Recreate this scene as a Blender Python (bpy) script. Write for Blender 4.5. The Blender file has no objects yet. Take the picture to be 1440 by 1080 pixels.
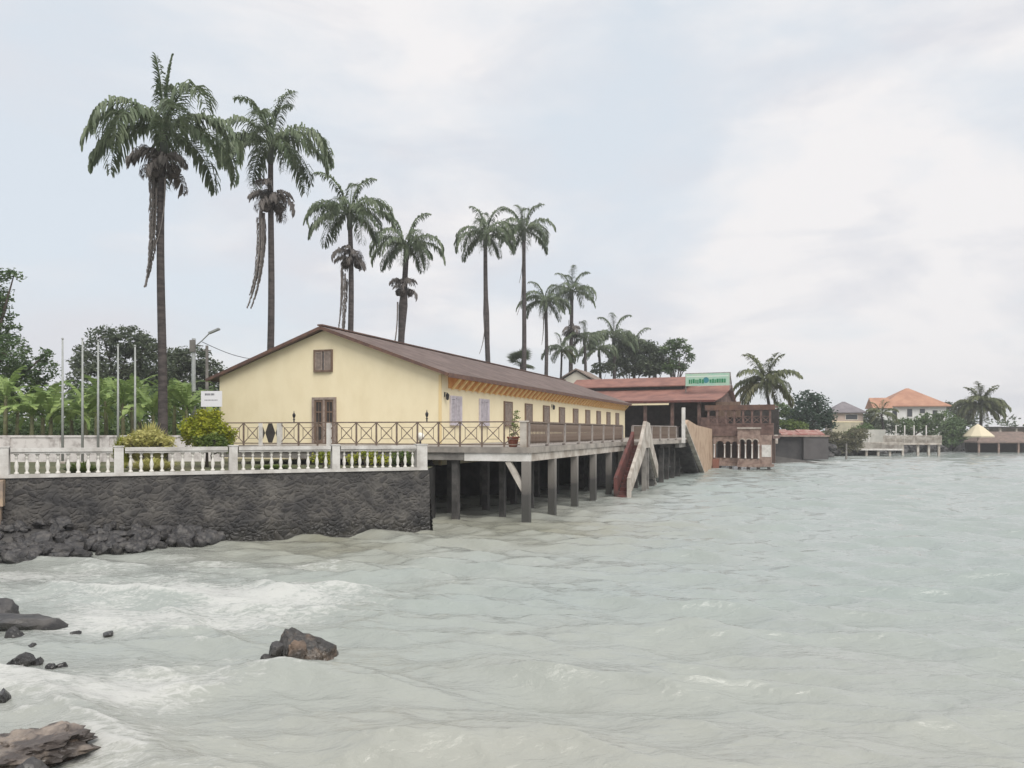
import bpy, bmesh, math, random
import numpy as np
from mathutils import Vector, Matrix, noise as mnoise
R = math.radians
SC = bpy.context.scene
COL = SC.collection

# ------------------------------------------------------------------ camera
CAMZ, F, HY = 3.5, 1150.0, 607.0
cam_d = bpy.data.cameras.new('camera')
cam = bpy.data.objects.new('camera', cam_d)
COL.objects.link(cam)
cam.location = (0, 0, CAMZ)
cam.rotation_euler = (R(90), 0, 0)
cam_d.sensor_width = 36
cam_d.lens = F / 1440 * 36
cam_d.shift_y = (HY - 540) / 1440
cam_d.clip_end = 5000
SC.camera = cam

# ------------------------------------------------------------------ world
SUN_EL, SUN_AZ = 48, 24
w = bpy.data.worlds.new('World')
SC.world = w
w.use_nodes = True
nt = w.node_tree
nt.nodes.clear()
N = nt.nodes.new
out = N('ShaderNodeOutputWorld'); bg = N('ShaderNodeBackground')
bg.inputs['Strength'].default_value = 0.082
sky = N('ShaderNodeTexSky'); sky.sky_type = 'NISHITA'; sky.sun_disc = False
sky.sun_elevation = R(SUN_EL); sky.sun_rotation = R(180 - SUN_AZ)
sky.dust_density = 2.0
tc = N('ShaderNodeTexCoord')
mp = N('ShaderNodeMapping'); mp.inputs['Scale'].default_value = (1.0, 1.0, 2.3)
mp.inputs['Location'].default_value = (1.9, 0.3, 0.6)
n1 = N('ShaderNodeTexNoise'); n1.inputs['Scale'].default_value = 3.0
n1.inputs['Detail'].default_value = 8; n1.inputs['Roughness'].default_value = 0.55
n1.inputs['Distortion'].default_value = 0.25
r1 = N('ShaderNodeValToRGB')
r1.color_ramp.elements[0].position = 0.32; r1.color_ramp.elements[0].color = (0, 0, 0, 1)
r1.color_ramp.elements[1].position = 0.56; r1.color_ramp.elements[1].color = (1, 1, 1, 1)
mp2 = N('ShaderNodeMapping'); mp2.inputs['Scale'].default_value = (1, 1, 2.8)
mp2.inputs['Location'].default_value = (4.7, 2.2, 3.1)
n2 = N('ShaderNodeTexNoise'); n2.inputs['Scale'].default_value = 4.2; n2.inputs['Distortion'].default_value = 0.35
n2.inputs['Detail'].default_value = 7; n2.inputs['Roughness'].default_value = 0.56
r2 = N('ShaderNodeValToRGB')
r2.color_ramp.elements[0].position = 0.40; r2.color_ramp.elements[0].color = (0.63, 0.64, 0.68, 1)
r2.color_ramp.elements[1].position = 0.57; r2.color_ramp.elements[1].color = (0.765, 0.752, 0.758, 1)
cs = N('ShaderNodeVectorMath'); cs.operation = 'SCALE'; cs.inputs['Scale'].default_value = 10.0
vb = N('ShaderNodeMixRGB'); vb.inputs['Fac'].default_value = 0.86     # thin veil over the open sky
vb.inputs['Color2'].default_value = (6.6, 7.1, 7.6, 1)
mx = N('ShaderNodeMixRGB')
L = nt.links.new
L(tc.outputs['Generated'], mp.inputs['Vector']); L(mp.outputs['Vector'], n1.inputs['Vector'])
L(tc.outputs['Generated'], mp2.inputs['Vector']); L(mp2.outputs['Vector'], n2.inputs['Vector'])

L(r2.outputs['Color'], cs.inputs[0])
L(sky.outputs['Color'], vb.inputs['Color1'])
nrm = N('ShaderNodeVectorMath'); nrm.operation = 'NORMALIZE'; L(tc.outputs['Generated'], nrm.inputs[0])
def lobe(px, py, a0, a1, gain, prev):
    d = Vector(((px - 720) / F, 1.0, (HY - py) / F)).normalized()
    dt = N('ShaderNodeVectorMath'); dt.operation = 'DOT_PRODUCT'; dt.inputs[1].default_value = d
    L(nrm.outputs['Vector'], dt.inputs[0])
    mr = N('ShaderNodeMapRange'); mr.interpolation_type = 'SMOOTHERSTEP'
    mr.inputs['From Min'].default_value = math.cos(R(a0)); mr.inputs['From Max'].default_value = math.cos(R(a1))
    mr.inputs['To Min'].default_value = 0; mr.inputs['To Max'].default_value = gain
    L(dt.outputs['Value'], mr.inputs['Value'])
    ad_ = N('ShaderNodeMath'); ad_.operation = 'ADD'
    L(prev, ad_.inputs[0]); L(mr.outputs['Result'], ad_.inputs[1]); return ad_.outputs['Value']
# bright cumulus bank low on the right, grey bank on the left, opener sky high on the right and along the horizon
br = n2.outputs['Fac']
br = lobe(1190, 350, 15, 2, 0.085, br); br = lobe(150, 330, 16, 3, -0.10, br); br = lobe(860, 300, 10, 2, -0.06, br); br = lobe(470, 40, 14, 3, 0.06, br)
cv = n1.outputs['Fac']
cv = lobe(1050, 110, 20, 3, -0.12, cv); cv = lobe(1190, 360, 13, 3, 0.13, cv); cv = lobe(1150, 560, 9, 1, -0.16, cv); cv = lobe(60, 90, 14, 2, -0.10, cv); cv = lobe(640, 130, 14, 3, 0.08, cv)
L(cv, r1.inputs['Fac']); L(br, r2.inputs['Fac'])
L(r1.outputs['Color'], mx.inputs['Fac']); L(vb.outputs['Color'], mx.inputs['Color1'])
L(cs.outputs['Vector'], mx.inputs['Color2'])
L(mx.outputs['Color'], bg.inputs['Color']); L(bg.outputs['Background'], out.inputs['Surface'])

sun_d = bpy.data.lights.new('sun', 'SUN'); sun_d.energy = 2.1; sun_d.angle = R(40)
sun_d.color = (1.0, 0.96, 0.9)
sun = bpy.data.objects.new('sun', sun_d); COL.objects.link(sun)
sun.rotation_euler = (R(90 - SUN_EL), 0, R(SUN_AZ)); sun.location = (0, -20, 60)
SC.view_settings.view_transform = 'Standard'
SC.view_settings.look = 'None'
SC.view_settings.exposure = 0.55
SC.view_settings.gamma = 1.0

# ------------------------------------------------------------------ helpers
def X(px, D): return (px - 720.0) / F * D
def Z(py, D): return CAMZ + (HY - py) / F * D

def wet(m, lo=0.02, hi=0.20, k=0.45, r=0.18):
    """soaked band at the waterline: darker and glossier stone"""
    t = m.node_tree; p = t.nodes['Principled BSDF']; nn = t.nodes.new; lk = t.links.new
    g = nn('ShaderNodeNewGeometry'); sp = nn('ShaderNodeSeparateXYZ'); lk(g.outputs['Position'], sp.inputs['Vector'])
    n = nn('ShaderNodeTexNoise'); n.inputs['Scale'].default_value = 3.0; n.inputs['Detail'].default_value = 4; lk(g.outputs['Position'], n.inputs['Vector'])
    a = nn('ShaderNodeMath'); a.operation = 'MULTIPLY_ADD'; a.inputs[1].default_value = -(hi - lo) * 1.5; lk(n.outputs['Fac'], a.inputs[0]); lk(sp.outputs['Z'], a.inputs[2])
    mr = nn('ShaderNodeMapRange'); mr.inputs['From Min'].default_value = lo - (hi - lo) * .75; mr.inputs['From Max'].default_value = hi - (hi - lo) * .75
    lk(a.outputs['Value'], mr.inputs['Value'])
    mx_ = nn('ShaderNodeMixRGB'); mx_.blend_type = 'MULTIPLY'; mx_.inputs['Color2'].default_value = (k, k, k * 0.95, 1)
    inv = nn('ShaderNodeMath'); inv.operation = 'SUBTRACT'; inv.inputs[0].default_value = 1.0; lk(mr.outputs['Result'], inv.inputs[1])
    lk(inv.outputs['Value'], mx_.inputs['Fac'])
    src = p.inputs['Base Color'].links[0].from_socket if p.inputs['Base Color'].links else None
    if src: lk(src, mx_.inputs['Color1'])
    else: mx_.inputs['Color1'].default_value = p.inputs['Base Color'].default_value
    lk(mx_.outputs['Color'], p.inputs['Base Color'])
    rr = nn('ShaderNodeMapRange'); rr.inputs['To Min'].default_value = r; rr.inputs['To Max'].default_value = p.inputs['Roughness'].default_value
    lk(mr.outputs['Result'], rr.inputs['Value']); lk(rr.outputs['Result'], p.inputs['Roughness'])
    return m

def mat(name, col, rough=0.7, col2=None, scale=3.0, detail=4, lo=0.4, hi=0.62, bump=0.0, bscale=None,
        stretch=(1, 1, 1), metallic=0.0, spec=0.3, trans=0.0):
    m = bpy.data.materials.new(name); m.use_nodes = True
    t = m.node_tree; p = t.nodes['Principled BSDF']
    p.inputs['Roughness'].default_value = rough
    p.inputs['Metallic'].default_value = metallic
    p.inputs['Specular IOR Level'].default_value = spec
    p.inputs['Base Color'].default_value = (*col, 1)
    if col2 or bump:
        tcn = t.nodes.new('ShaderNodeTexCoord'); mpn = t.nodes.new('ShaderNodeMapping')
        mpn.inputs['Scale'].default_value = stretch
        t.links.new(tcn.outputs['Object'], mpn.inputs['Vector'])
    if col2:
        n = t.nodes.new('ShaderNodeTexNoise'); n.inputs['Scale'].default_value = scale
        n.inputs['Detail'].default_value = detail; n.inputs['Roughness'].default_value = 0.6
        r = t.nodes.new('ShaderNodeValToRGB')
        r.color_ramp.elements[0].position = lo; r.color_ramp.elements[0].color = (*col, 1)
        r.color_ramp.elements[1].position = hi; r.color_ramp.elements[1].color = (*col2, 1)
        t.links.new(mpn.outputs['Vector'], n.inputs['Vector'])
        t.links.new(n.outputs['Fac'], r.inputs['Fac'])
        t.links.new(r.outputs['Color'], p.inputs['Base Color'])
    if bump:
        nb = t.nodes.new('ShaderNodeTexNoise'); nb.inputs['Scale'].default_value = bscale or scale * 3
        nb.inputs['Detail'].default_value = 5
        b = t.nodes.new('ShaderNodeBump'); b.inputs['Strength'].default_value = bump
        b.inputs['Distance'].default_value = 0.05
        t.links.new(mpn.outputs['Vector'], nb.inputs['Vector'])
        t.links.new(nb.outputs['Fac'], b.inputs['Height']); t.links.new(b.outputs['Normal'], p.inputs['Normal'])
    if trans:
        tr = t.nodes.new('ShaderNodeBsdfTranslucent'); ms = t.nodes.new('ShaderNodeMixShader')
        ms.inputs['Fac'].default_value = trans
        o = t.nodes['Material Output']
        if col2: t.links.new(r.outputs['Color'], tr.inputs['Color'])
        else: tr.inputs['Color'].default_value = (*col, 1)
        t.links.new(p.outputs['BSDF'], ms.inputs[1]); t.links.new(tr.outputs['BSDF'], ms.inputs[2])
        t.links.new(ms.outputs['Shader'], o.inputs['Surface'])
    return m

class MB:
    def __init__(s): s.v = []; s.f = []; s.m = []; s.cur = 0
    def add(s, vs, fs):
        b = len(s.v); s.v.extend([tuple(q) for q in vs])
        s.f.extend([tuple(i + b for i in q) for q in fs]); s.m.extend([s.cur] * len(fs)); return s
    def box(s, x0, x1, y0, y1, z0, z1):
        vs = [(x0,y0,z0),(x1,y0,z0),(x1,y1,z0),(x0,y1,z0),(x0,y0,z1),(x1,y0,z1),(x1,y1,z1),(x0,y1,z1)]
        return s.add(vs, [(0,3,2,1),(4,5,6,7),(0,1,5,4),(1,2,6,5),(2,3,7,6),(3,0,4,7)])
    def bar(s, a, b, wd, ht, up=(0, 0, 1)):
        a = Vector(a); b = Vector(b); d = (b - a).normalized(); up = Vector(up)
        if abs(d.dot(up)) > 0.98: up = Vector((0, 1, 0))
        sd = d.cross(up).normalized(); u = sd.cross(d).normalized()
        vs = []
        for c in (a, b):
            for i, j in ((-1,-1),(1,-1),(1,1),(-1,1)): vs.append(c + sd * i * wd / 2 + u * j * ht / 2)
        return s.add(vs, [(3,2,1,0),(4,5,6,7),(0,1,5,4),(1,2,6,5),(2,3,7,6),(3,0,4,7)])
    def tube(s, pts, rad, n=8, cap=True):
        pts = [Vector(q) for q in pts]
        if not hasattr(rad, '__len__'): rad = [rad] * len(pts)
        vs = []; fs = []
        for i, c in enumerate(pts):
            d = (pts[min(i + 1, len(pts) - 1)] - pts[max(i - 1, 0)]).normalized()
            ref = Vector((1, 0, 0)) if abs(d.x) < 0.8 else Vector((0, 1, 0))
            e1 = d.cross(ref).normalized(); e2 = d.cross(e1)
            for k in range(n):
                t = 2 * math.pi * k / n
                vs.append(c + (e1 * math.cos(t) + e2 * math.sin(t)) * rad[i])
        for i in range(len(pts) - 1):
            for k in range(n):
                k2 = (k + 1) % n
                fs.append((i*n+k, i*n+k2, (i+1)*n+k2, (i+1)*n+k))
        if cap:
            fs.append(tuple(reversed(range(n)))); fs.append(tuple((len(pts)-1)*n+k for k in range(n)))
        return s.add(vs, fs)
    def lathe(s, prof, cx=0, cy=0, n=12):
        vs = []; fs = []
        for r, z in prof:
            for k in range(n):
                t = 2 * math.pi * k / n; vs.append((cx + r * math.cos(t), cy + r * math.sin(t), z))
        for i in range(len(prof) - 1):
            for k in range(n):
                k2 = (k + 1) % n; fs.append((i*n+k, i*n+k2, (i+1)*n+k2, (i+1)*n+k))
        fs.append(tuple(reversed(range(n)))); fs.append(tuple((len(prof)-1)*n+k for k in range(n)))
        return s.add(vs, fs)
    def prism(s, poly, fn, t0, t1):
        """poly: list of 2-D points; fn(a, b, t) -> 3-D point"""
        n = len(poly)
        vs = [fn(a, b, t0) for a, b in poly] + [fn(a, b, t1) for a, b in poly]
        fs = [tuple(range(n)), tuple(reversed(range(n, 2*n)))]
        for i in range(n):
            j = (i + 1) % n; fs.append((i, i + n, j + n, j))
        return s.add(vs, fs)
    def build(s, name, mats, parent=None, smooth=False, loc=None, rotz=0, fix=True):
        me = bpy.data.meshes.new(name); me.from_pydata(s.v, [], s.f)
        if not isinstance(mats, (list, tuple)): mats = [mats]
        for q in mats: me.materials.append(q)
        if len(mats) > 1: me.polygons.foreach_set('material_index', s.m)
        if smooth: me.polygons.foreach_set('use_smooth', [True] * len(s.f))
        me.update()
        if fix:
            bm = bmesh.new(); bm.from_mesh(me); bmesh.ops.recalc_face_normals(bm, faces=bm.faces)
            bm.to_mesh(me); bm.free()
        o = bpy.data.objects.new(name, me); COL.objects.link(o)
        if parent: o.parent = parent
        if loc: o.location = loc
        if rotz: o.rotation_euler.z = rotz
        return o

def tag(o, label, cat, group=None, kind=None):
    if label: o['label'] = label
    if cat: o['category'] = cat
    if group: o['group'] = group
    if kind: o['kind'] = kind
    return o
def thing(name, label, cat, loc=(0,0,0), rotz=0, group=None):
    o = bpy.data.objects.new(name, None); COL.objects.link(o); o.empty_display_size = 0.3
    o.location = loc; o.rotation_euler.z = rotz
    return tag(o, label, cat, group)
def struct(mb, name, m, **k):
    o = mb.build(name, m, **k); o['kind'] = 'structure'; return o
def link_copy(o, parent=None):
    c = o.copy(); COL.objects.link(c)
    if parent: c.parent = parent
    return c
def copy_tree(o, parent=None):
    c = link_copy(o, parent)
    for ch in list(o.children): copy_tree(ch, c)
    return c
ORD = ['first','second','third','fourth','fifth','sixth','seventh','eighth','ninth','tenth','eleventh','twelfth',
       'thirteenth','fourteenth','fifteenth','sixteenth','seventeenth','eighteenth']
def nz(x, y, z): return mnoise.noise(Vector((x, y, z)))

# ------------------------------------------------------------------ materials
M_cream = mat('cream_paint', (0.775, 0.685, 0.475), 0.75, (0.70, 0.605, 0.40), 1.1, detail=7, lo=0.42, hi=0.85, bump=0.08, bscale=9, stretch=(1.2, 1.2, 0.7))
M_orange = mat('orange_paint', (0.62, 0.29, 0.085), 0.7, (0.70, 0.36, 0.13), 2.0)
M_strut = mat('ochre_paint', (0.80, 0.61, 0.30), 0.7, (0.72, 0.52, 0.23), 2.0)
M_roofbrown = mat('brown_roofing', (0.115, 0.085, 0.076), 0.75, (0.175, 0.132, 0.118), 0.9, bump=0.3, bscale=5)
M_fascia = mat('brown_fascia', (0.10, 0.06, 0.05), 0.7, (0.15, 0.085, 0.06), 3)
M_wood = mat('brown_wood', (0.13, 0.085, 0.06), 0.65, (0.19, 0.13, 0.095), 5, stretch=(1, 1, 0.2))
M_woodgrey = mat('weathered_wood', (0.22, 0.175, 0.15), 0.75, (0.30, 0.245, 0.21), 5)
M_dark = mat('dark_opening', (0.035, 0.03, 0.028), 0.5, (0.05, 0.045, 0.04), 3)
M_glass = mat('dark_glass', (0.04, 0.045, 0.05), 0.12, spec=0.5)
M_lilac = mat('pale_shutter', (0.52, 0.48, 0.52), 0.7, (0.42, 0.385, 0.42), 4)
M_white = mat('white_paint', (0.66, 0.64, 0.61), 0.65, (0.52, 0.50, 0.465), 2.2, bump=0.1, bscale=14)
M_conc = mat('pale_concrete', (0.50, 0.46, 0.41), 0.85, (0.30, 0.26, 0.22), 1.3, bump=0.25, bscale=12)
M_concdk = mat('stained_concrete', (0.25, 0.235, 0.215), 0.85, (0.15, 0.14, 0.13), 1.5, bump=0.25, bscale=10)
M_balus = mat('balustrade_concrete', (0.55, 0.535, 0.51), 0.85, (0.38, 0.36, 0.335), 1.8, bump=0.2, bscale=16)
M_balwhite = mat('baluster_paint', (0.64, 0.62, 0.58), 0.75, (0.52, 0.50, 0.45), 3.0)
M_rail = mat('railing_brown', (0.14, 0.10, 0.078), 0.6, (0.20, 0.155, 0.125), 4)
M_railgrey = mat('railing_grey', (0.33, 0.295, 0.27), 0.75, (0.22, 0.19, 0.175), 4)
M_black = mat('black_metal', (0.025, 0.025, 0.028), 0.5)
M_metal = mat('grey_metal', (0.36, 0.375, 0.36), 0.5, (0.27, 0.285, 0.275), 2)
M_terra = mat('terracotta', (0.36, 0.135, 0.085), 0.8, (0.28, 0.10, 0.07), 4)
M_redroof = mat('red_roofing', (0.29, 0.145, 0.115), 0.75, (0.20, 0.10, 0.083), 0.8, stretch=(1, 1, 3), bump=0.2, bscale=4)
M_redwall = mat('dark_red_paint', (0.15, 0.055, 0.048), 0.8, (0.10, 0.05, 0.045), 2.5)
M_brownwall = mat('brown_stone', (0.175, 0.112, 0.094), 0.85, (0.105, 0.066, 0.058), 2.5, bump=0.3)
M_pinkstone = mat('pinkish_stone', (0.33, 0.245, 0.205), 0.85, (0.20, 0.14, 0.118), 2.5, bump=0.4, bscale=7)
M_tan = mat('tan_plaster', (0.45, 0.33, 0.235), 0.85, (0.30, 0.20, 0.14), 1.1, lo=0.45, hi=0.72, bump=0.2)
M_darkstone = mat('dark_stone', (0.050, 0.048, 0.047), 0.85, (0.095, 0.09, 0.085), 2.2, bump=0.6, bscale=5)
M_rock = mat('dark_rock', (0.040, 0.039, 0.041), 0.55, (0.105, 0.098, 0.092), 2.3, lo=0.42, hi=0.7, bump=0.7, bscale=7, spec=0.4)
M_rockbrown = mat('brown_rock', (0.20, 0.145, 0.11), 0.7, (0.085, 0.072, 0.065), 3.0, lo=0.42, hi=0.6, bump=0.8, bscale=9)
M_rockpale = mat('pale_brown_rock', (0.27, 0.225, 0.19), 0.55, (0.085, 0.072, 0.066), 2.6, lo=0.42, hi=0.58, bump=0.8, bscale=8)
for m_ in (M_rock, M_rockbrown, M_rockpale): wet(m_)
M_ground = mat('garden_soil', (0.075, 0.085, 0.04), 0.95, (0.13, 0.12, 0.075), 0.6)
M_trunk = mat('palm_bark', (0.085, 0.072, 0.068), 0.9, (0.042, 0.036, 0.035), 1.8, stretch=(1, 1, 4), bump=0.5, bscale=6)
M_bark = mat('tree_bark', (0.10, 0.08, 0.065), 0.9, (0.055, 0.045, 0.04), 4, bump=0.5)
def leafmat(name, a, b, sc=0.9, tr=0.33): return mat(name, a, 0.5, b, sc, lo=0.35, hi=0.65, spec=0.35, trans=tr)
M_frond = leafmat('palm_leaf', (0.105, 0.145, 0.085), (0.185, 0.222, 0.135))
M_frondy = leafmat('palm_leaf_yellowed', (0.085, 0.10, 0.035), (0.15, 0.14, 0.06))
M_coco = leafmat('coconut_leaf', (0.10, 0.125, 0.055), (0.19, 0.205, 0.10))
M_dead = mat('dead_frond', (0.15, 0.135, 0.125), 0.9, (0.22, 0.195, 0.18), 3)
M_fruit = mat('fruit_bunch', (0.05, 0.042, 0.04), 0.9, (0.085, 0.072, 0.062), 5, bump=0.6)
M_leafdk = leafmat('tree_leaf_dark', (0.066, 0.115, 0.048), (0.13, 0.185, 0.075))
M_leafgrey = leafmat('tree_leaf_grey', (0.068, 0.092, 0.058), (0.12, 0.145, 0.085))
M_leafmid = leafmat('tree_leaf_mid', (0.075, 0.13, 0.045), (0.14, 0.20, 0.07))
M_leafyel = leafmat('shrub_leaf_yellow', (0.19, 0.235, 0.018), (0.40, 0.40, 0.035), 2.5)
M_leafpale = leafmat('shrub_leaf_pale', (0.36, 0.36, 0.10), (0.62, 0.57, 0.25), 3.5)
M_leafshr = leafmat('shrub_leaf_green', (0.075, 0.125, 0.025), (0.16, 0.21, 0.04), 2.5)
M_leafdry = leafmat('shrub_leaf_dry', (0.12, 0.12, 0.065), (0.20, 0.19, 0.115), 1.5)
M_banana = leafmat('banana_leaf', (0.16, 0.26, 0.075), (0.34, 0.44, 0.15), 0.9, 0.35)
M_banstem = mat('banana_stem', (0.16, 0.17, 0.08), 0.7, (0.10, 0.085, 0.05), 3)
M_globe = mat('globe_glass', (0.80, 0.78, 0.70), 0.3)

# world frame of the house and deck: local x runs seaward, local y runs away from the viewer
TH = R(-19)
O = Vector((-3.40, 38.95))
A2 = Vector((math.sin(R(19)), math.cos(R(19)))); P2 = Vector((math.cos(R(19)), -math.sin(R(19))))
def HW(v, u): q = O + P2 * v + A2 * u; return (q.x, q.y)

# ------------------------------------------------------------------ water
def make_water():
    rng = np.random.default_rng(7)
    nr, na = 900, 560
    rad = np.geomspace(5.0, 420.0, nr)
    ang = np.linspace(R(-50), R(50), na)
    RR, AA = np.meshgrid(rad, ang, indexing='ij')
    x = RR * np.sin(AA); y = RR * np.cos(AA); z = np.zeros_like(x)
    cell = np.maximum(RR * (ang[1] - ang[0]) * 0.6, RR * (math.log(84) / nr) * 0.8)
    dx = np.zeros_like(x); dy = np.zeros_like(x); jac = np.zeros_like(x)
    # choppy gerstner sum: swell rolling in from the open water at the right
    for i in range(160):
        lam = 0.26 * (3.4 / 0.26) ** (rng.random() ** 1.25)
        th = R(258) + rng.normal(0, 0.38)
        kx, ky = math.cos(th), math.sin(th)
        k = 2 * math.pi / lam
        amp = 0.0049 * lam ** 0.85 * (1 + 0.45 * math.exp(-(math.log(lam / 1.6) / 0.5) ** 2)) * (0.6 + 0.8 * rng.random())
        att = np.clip((lam / cell - 2.5) / 3.0, 0, 1)
        ph = k * (kx * x + ky * y) + rng.random() * 6.28 + 0.9 * np.sin(0.45 * x + i) + 0.7 * np.sin(0.33 * y + 2 * i)
        a = amp * att
        z += a * np.cos(ph); q = 0.8
        dx -= q * a * kx * np.sin(ph); dy -= q * a * ky * np.sin(ph)
        jac += q * a * k * np.cos(ph)
    # churn: rougher and foamier near the left shore, the sea wall and the rocks
    ex, ey = 0.916, 0.400
    rx, ry = x + 14.9, y - 23.8
    dist_wall = (ex * ry - ey * rx) * -1.0          # in front of the wall: positive
    along = ex * rx + ey * ry
    left = np.clip((0.0 - x + (y - 14) * 0.05) / 8.0, 0, 1) ** 0.8 * np.clip((24 - y) / 6, 0, 1)
    surf = np.exp(-((y - (18.5 + 0.10 * x)) / 4.0) ** 2) * np.clip((4.0 - x) / 9.0, 0, 1)
    near_wall = np.exp(-(np.clip(dist_wall, 0, 50) / 1.2)) * np.clip((15 - along) / 3, 0, 1)
    rocks = np.zeros_like(x)
    for (cx, cy, rr) in ((-3.3, 12.75, 0.75), (-8.8, 14.9, 1.6), (-6.9, 12.4, 1.2), (-5.1, 9.2, 1.2), (-9.5, 21.0, 2.0), (-12.5, 20.5, 2.0)):
        rocks = np.maximum(rocks, np.exp(-(((x - cx) ** 2 + (y - cy) ** 2) / (rr * 1.3) ** 2)))
    shore = np.clip(1.15 * left + 0.55 * surf + 0.35 * near_wall + 0.75 * rocks, 0, 1.2)
    # far surf at the foot of the shore to the right
    far = np.exp(-(((x - 33) / 9) ** 2 + ((y - 93) / 5) ** 2)) + 0.8 * np.exp(-(((x - 45) / 6) ** 2 + ((y - 112) / 5) ** 2))
    x2 = x + dx; y2 = y + dy
    def fbm(X_, Y_, seed, octs=5, base=0.6):
        r = np.random.default_rng(seed); s = np.zeros_like(X_); am = 1; fr = base
        for o_ in range(octs):
            for _ in range(5):
                t = r.random() * 6.28; ph = r.random() * 6.28
                s += am / 5 * np.sin(fr * (math.cos(t) * X_ + math.sin(t) * Y_ * 1.7) + ph + 1.4 * np.sin(fr * 0.6 * (math.sin(t) * X_ - math.cos(t) * Y_) + ph * 2))
            am *= 0.6; fr *= 1.9
        return s
    fb = fbm(x, y, 3)
    crest = np.clip((jac - 0.25) * 1.7, 0, 1)
    foam = np.clip(shore * (0.33 + 0.55 * fb + 0.5 * crest) + 0.05 * crest * np.clip((45 - y) / 25, 0, 1) + 0.85 * far, 0, 1)
    z = z * (1 + 0.25 * shore) * (1 - 0.65 * rocks) + 0.03 * shore * fb * np.clip((30 - y) / 8, 0, 1)
    # two low breakers running towards the left shore
    for (cx, cy, th, ln, wd, h) in ((-4.8, 11.3, 8, 3.4, 0.5, 0.06), (4.6, 12.1, -12, 1.3, 0.40, 0.10), (-6.5, 17.5, 4, 5.0, 0.6, 0.04), (-1.5, 21.5, 6, 4, .6, .06)):
        c, s_ = math.cos(R(th)), math.sin(R(th))
        u = c * (x - cx) + s_ * (y - cy); v = -s_ * (x - cx) + c * (y - cy)
        v = v + 0.25 * np.sin(u * 1.3 + cx)
        g = np.exp(-(u / ln) ** 2) * np.exp(-(v / wd) ** 2)
        z += h * g * (1 + 0.3 * fb)
        if cx < 2: foam = np.clip(foam + 0.35 * g * (0.6 + 0.6 * fb), 0, 1)
    verts = np.stack([x2, y2, z], -1).reshape(-1, 3)
    idx = np.arange(nr * na).reshape(nr, na)
    faces = np.stack([idx[:-1, :-1], idx[:-1, 1:], idx[1:, 1:], idx[1:, :-1]], -1).reshape(-1, 4)
    me = bpy.data.meshes.new('sea_water')
    me.vertices.add(len(verts)); me.vertices.foreach_set('co', verts.ravel())
    me.loops.add(faces.size); me.loops.foreach_set('vertex_index', faces.ravel().astype(np.int32))
    me.polygons.add(len(faces)); me.polygons.foreach_set('loop_start', np.arange(0, faces.size, 4, dtype=np.int32))
    me.polygons.foreach_set('use_smooth', np.ones(len(faces), bool))
    me.update(calc_edges=True)
    at = me.attributes.new('foam', 'FLOAT', 'POINT'); at.data.foreach_set('value', foam.ravel().astype(np.float32))
    silt = np.clip(0.75 * np.exp(-np.clip(dist_wall, 0, 99) / 9.0) * np.clip((12 - x) / 10, 0, 1) + 0.75 * np.clip((17 - y) / 9, 0, 1) + 0.12 * fb, 0, 1)
    at2 = me.attributes.new('silt', 'FLOAT', 'POINT'); at2.data.foreach_set('value', silt.ravel().astype(np.float32))
    murk = np.exp(-np.clip(np.abs(dist_wall - 2.5) - 1.5, 0, 99) / 3.0) * np.clip((13 - along) / 4, 0, 1) * np.clip((along - 4) / 5, 0, 1)
    murk = np.maximum(murk, np.exp(-(((x - 0.5) / 4.5) ** 2 + ((y - 29) / 4.5) ** 2)))
    murk = np.clip(murk * (0.85 + 0.5 * fb), 0, 1)
    me.attributes.new('murk', 'FLOAT', 'POINT').data.foreach_set('value', murk.ravel().astype(np.float32))
    m = bpy.data.materials.new('sea_water'); m.use_nodes = True
    t = m.node_tree; p = t.nodes['Principled BSDF']; nn = t.nodes.new; lk = t.links.new
    p.inputs['IOR'].default_value = 1.5; p.inputs['Roughness'].default_value = 0.07
    p.inputs['Specular IOR Level'].default_value = 0.5
    a1 = nn('ShaderNodeAttribute'); a1.attribute_name = 'foam'
    a2 = nn('ShaderNodeAttribute'); a2.attribute_name = 'silt'
    mc = nn('ShaderNodeMixRGB'); mc.inputs['Color1'].default_value = (0.288, 0.325, 0.308, 1)
    mc.inputs['Color2'].default_value = (0.335, 0.334, 0.296, 1)
    a3 = nn('ShaderNodeAttribute'); a3.attribute_name = 'murk'
    md = nn('ShaderNodeMixRGB'); md.inputs['Color2'].default_value = (0.235, 0.232, 0.178, 1)
    lk(a2.outputs['Fac'], mc.inputs['Fac']); lk(mc.outputs['Color'], md.inputs['Color1']); lk(a3.outputs['Fac'], md.inputs['Fac'])
    lk(md.outputs['Color'], p.inputs['Base Color'])
    geo = nn('ShaderNodeNewGeometry')
    mpw = nn('ShaderNodeMapping'); mpw.inputs['Scale'].default_value = (0.8, 1.9, 1)
    lk(geo.outputs['Position'], mpw.inputs['Vector'])
    nb = nn('ShaderNodeTexNoise'); nb.inputs['Scale'].default_value = 4.6; nb.inputs['Detail'].default_value = 7
    nb.inputs['Roughness'].default_value = 0.55; nb.inputs['Distortion'].default_value = 0.4
    lk(mpw.outputs['Vector'], nb.inputs['Vector'])
    bu = nn('ShaderNodeBump'); bu.inputs['Strength'].default_value = 0.8; bu.inputs['Distance'].default_value = 0.05
    lk(nb.outputs['Fac'], bu.inputs['Height']); lk(bu.outputs['Normal'], p.inputs['Normal'])
    nf = nn('ShaderNodeTexNoise'); nf.inputs['Scale'].default_value = 6.5; nf.inputs['Detail'].default_value = 10
    nf.inputs['Roughness'].default_value = 0.72; nf.inputs['Distortion'].default_value = 0.7
    lk(mpw.outputs['Vector'], nf.inputs['Vector'])
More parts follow.
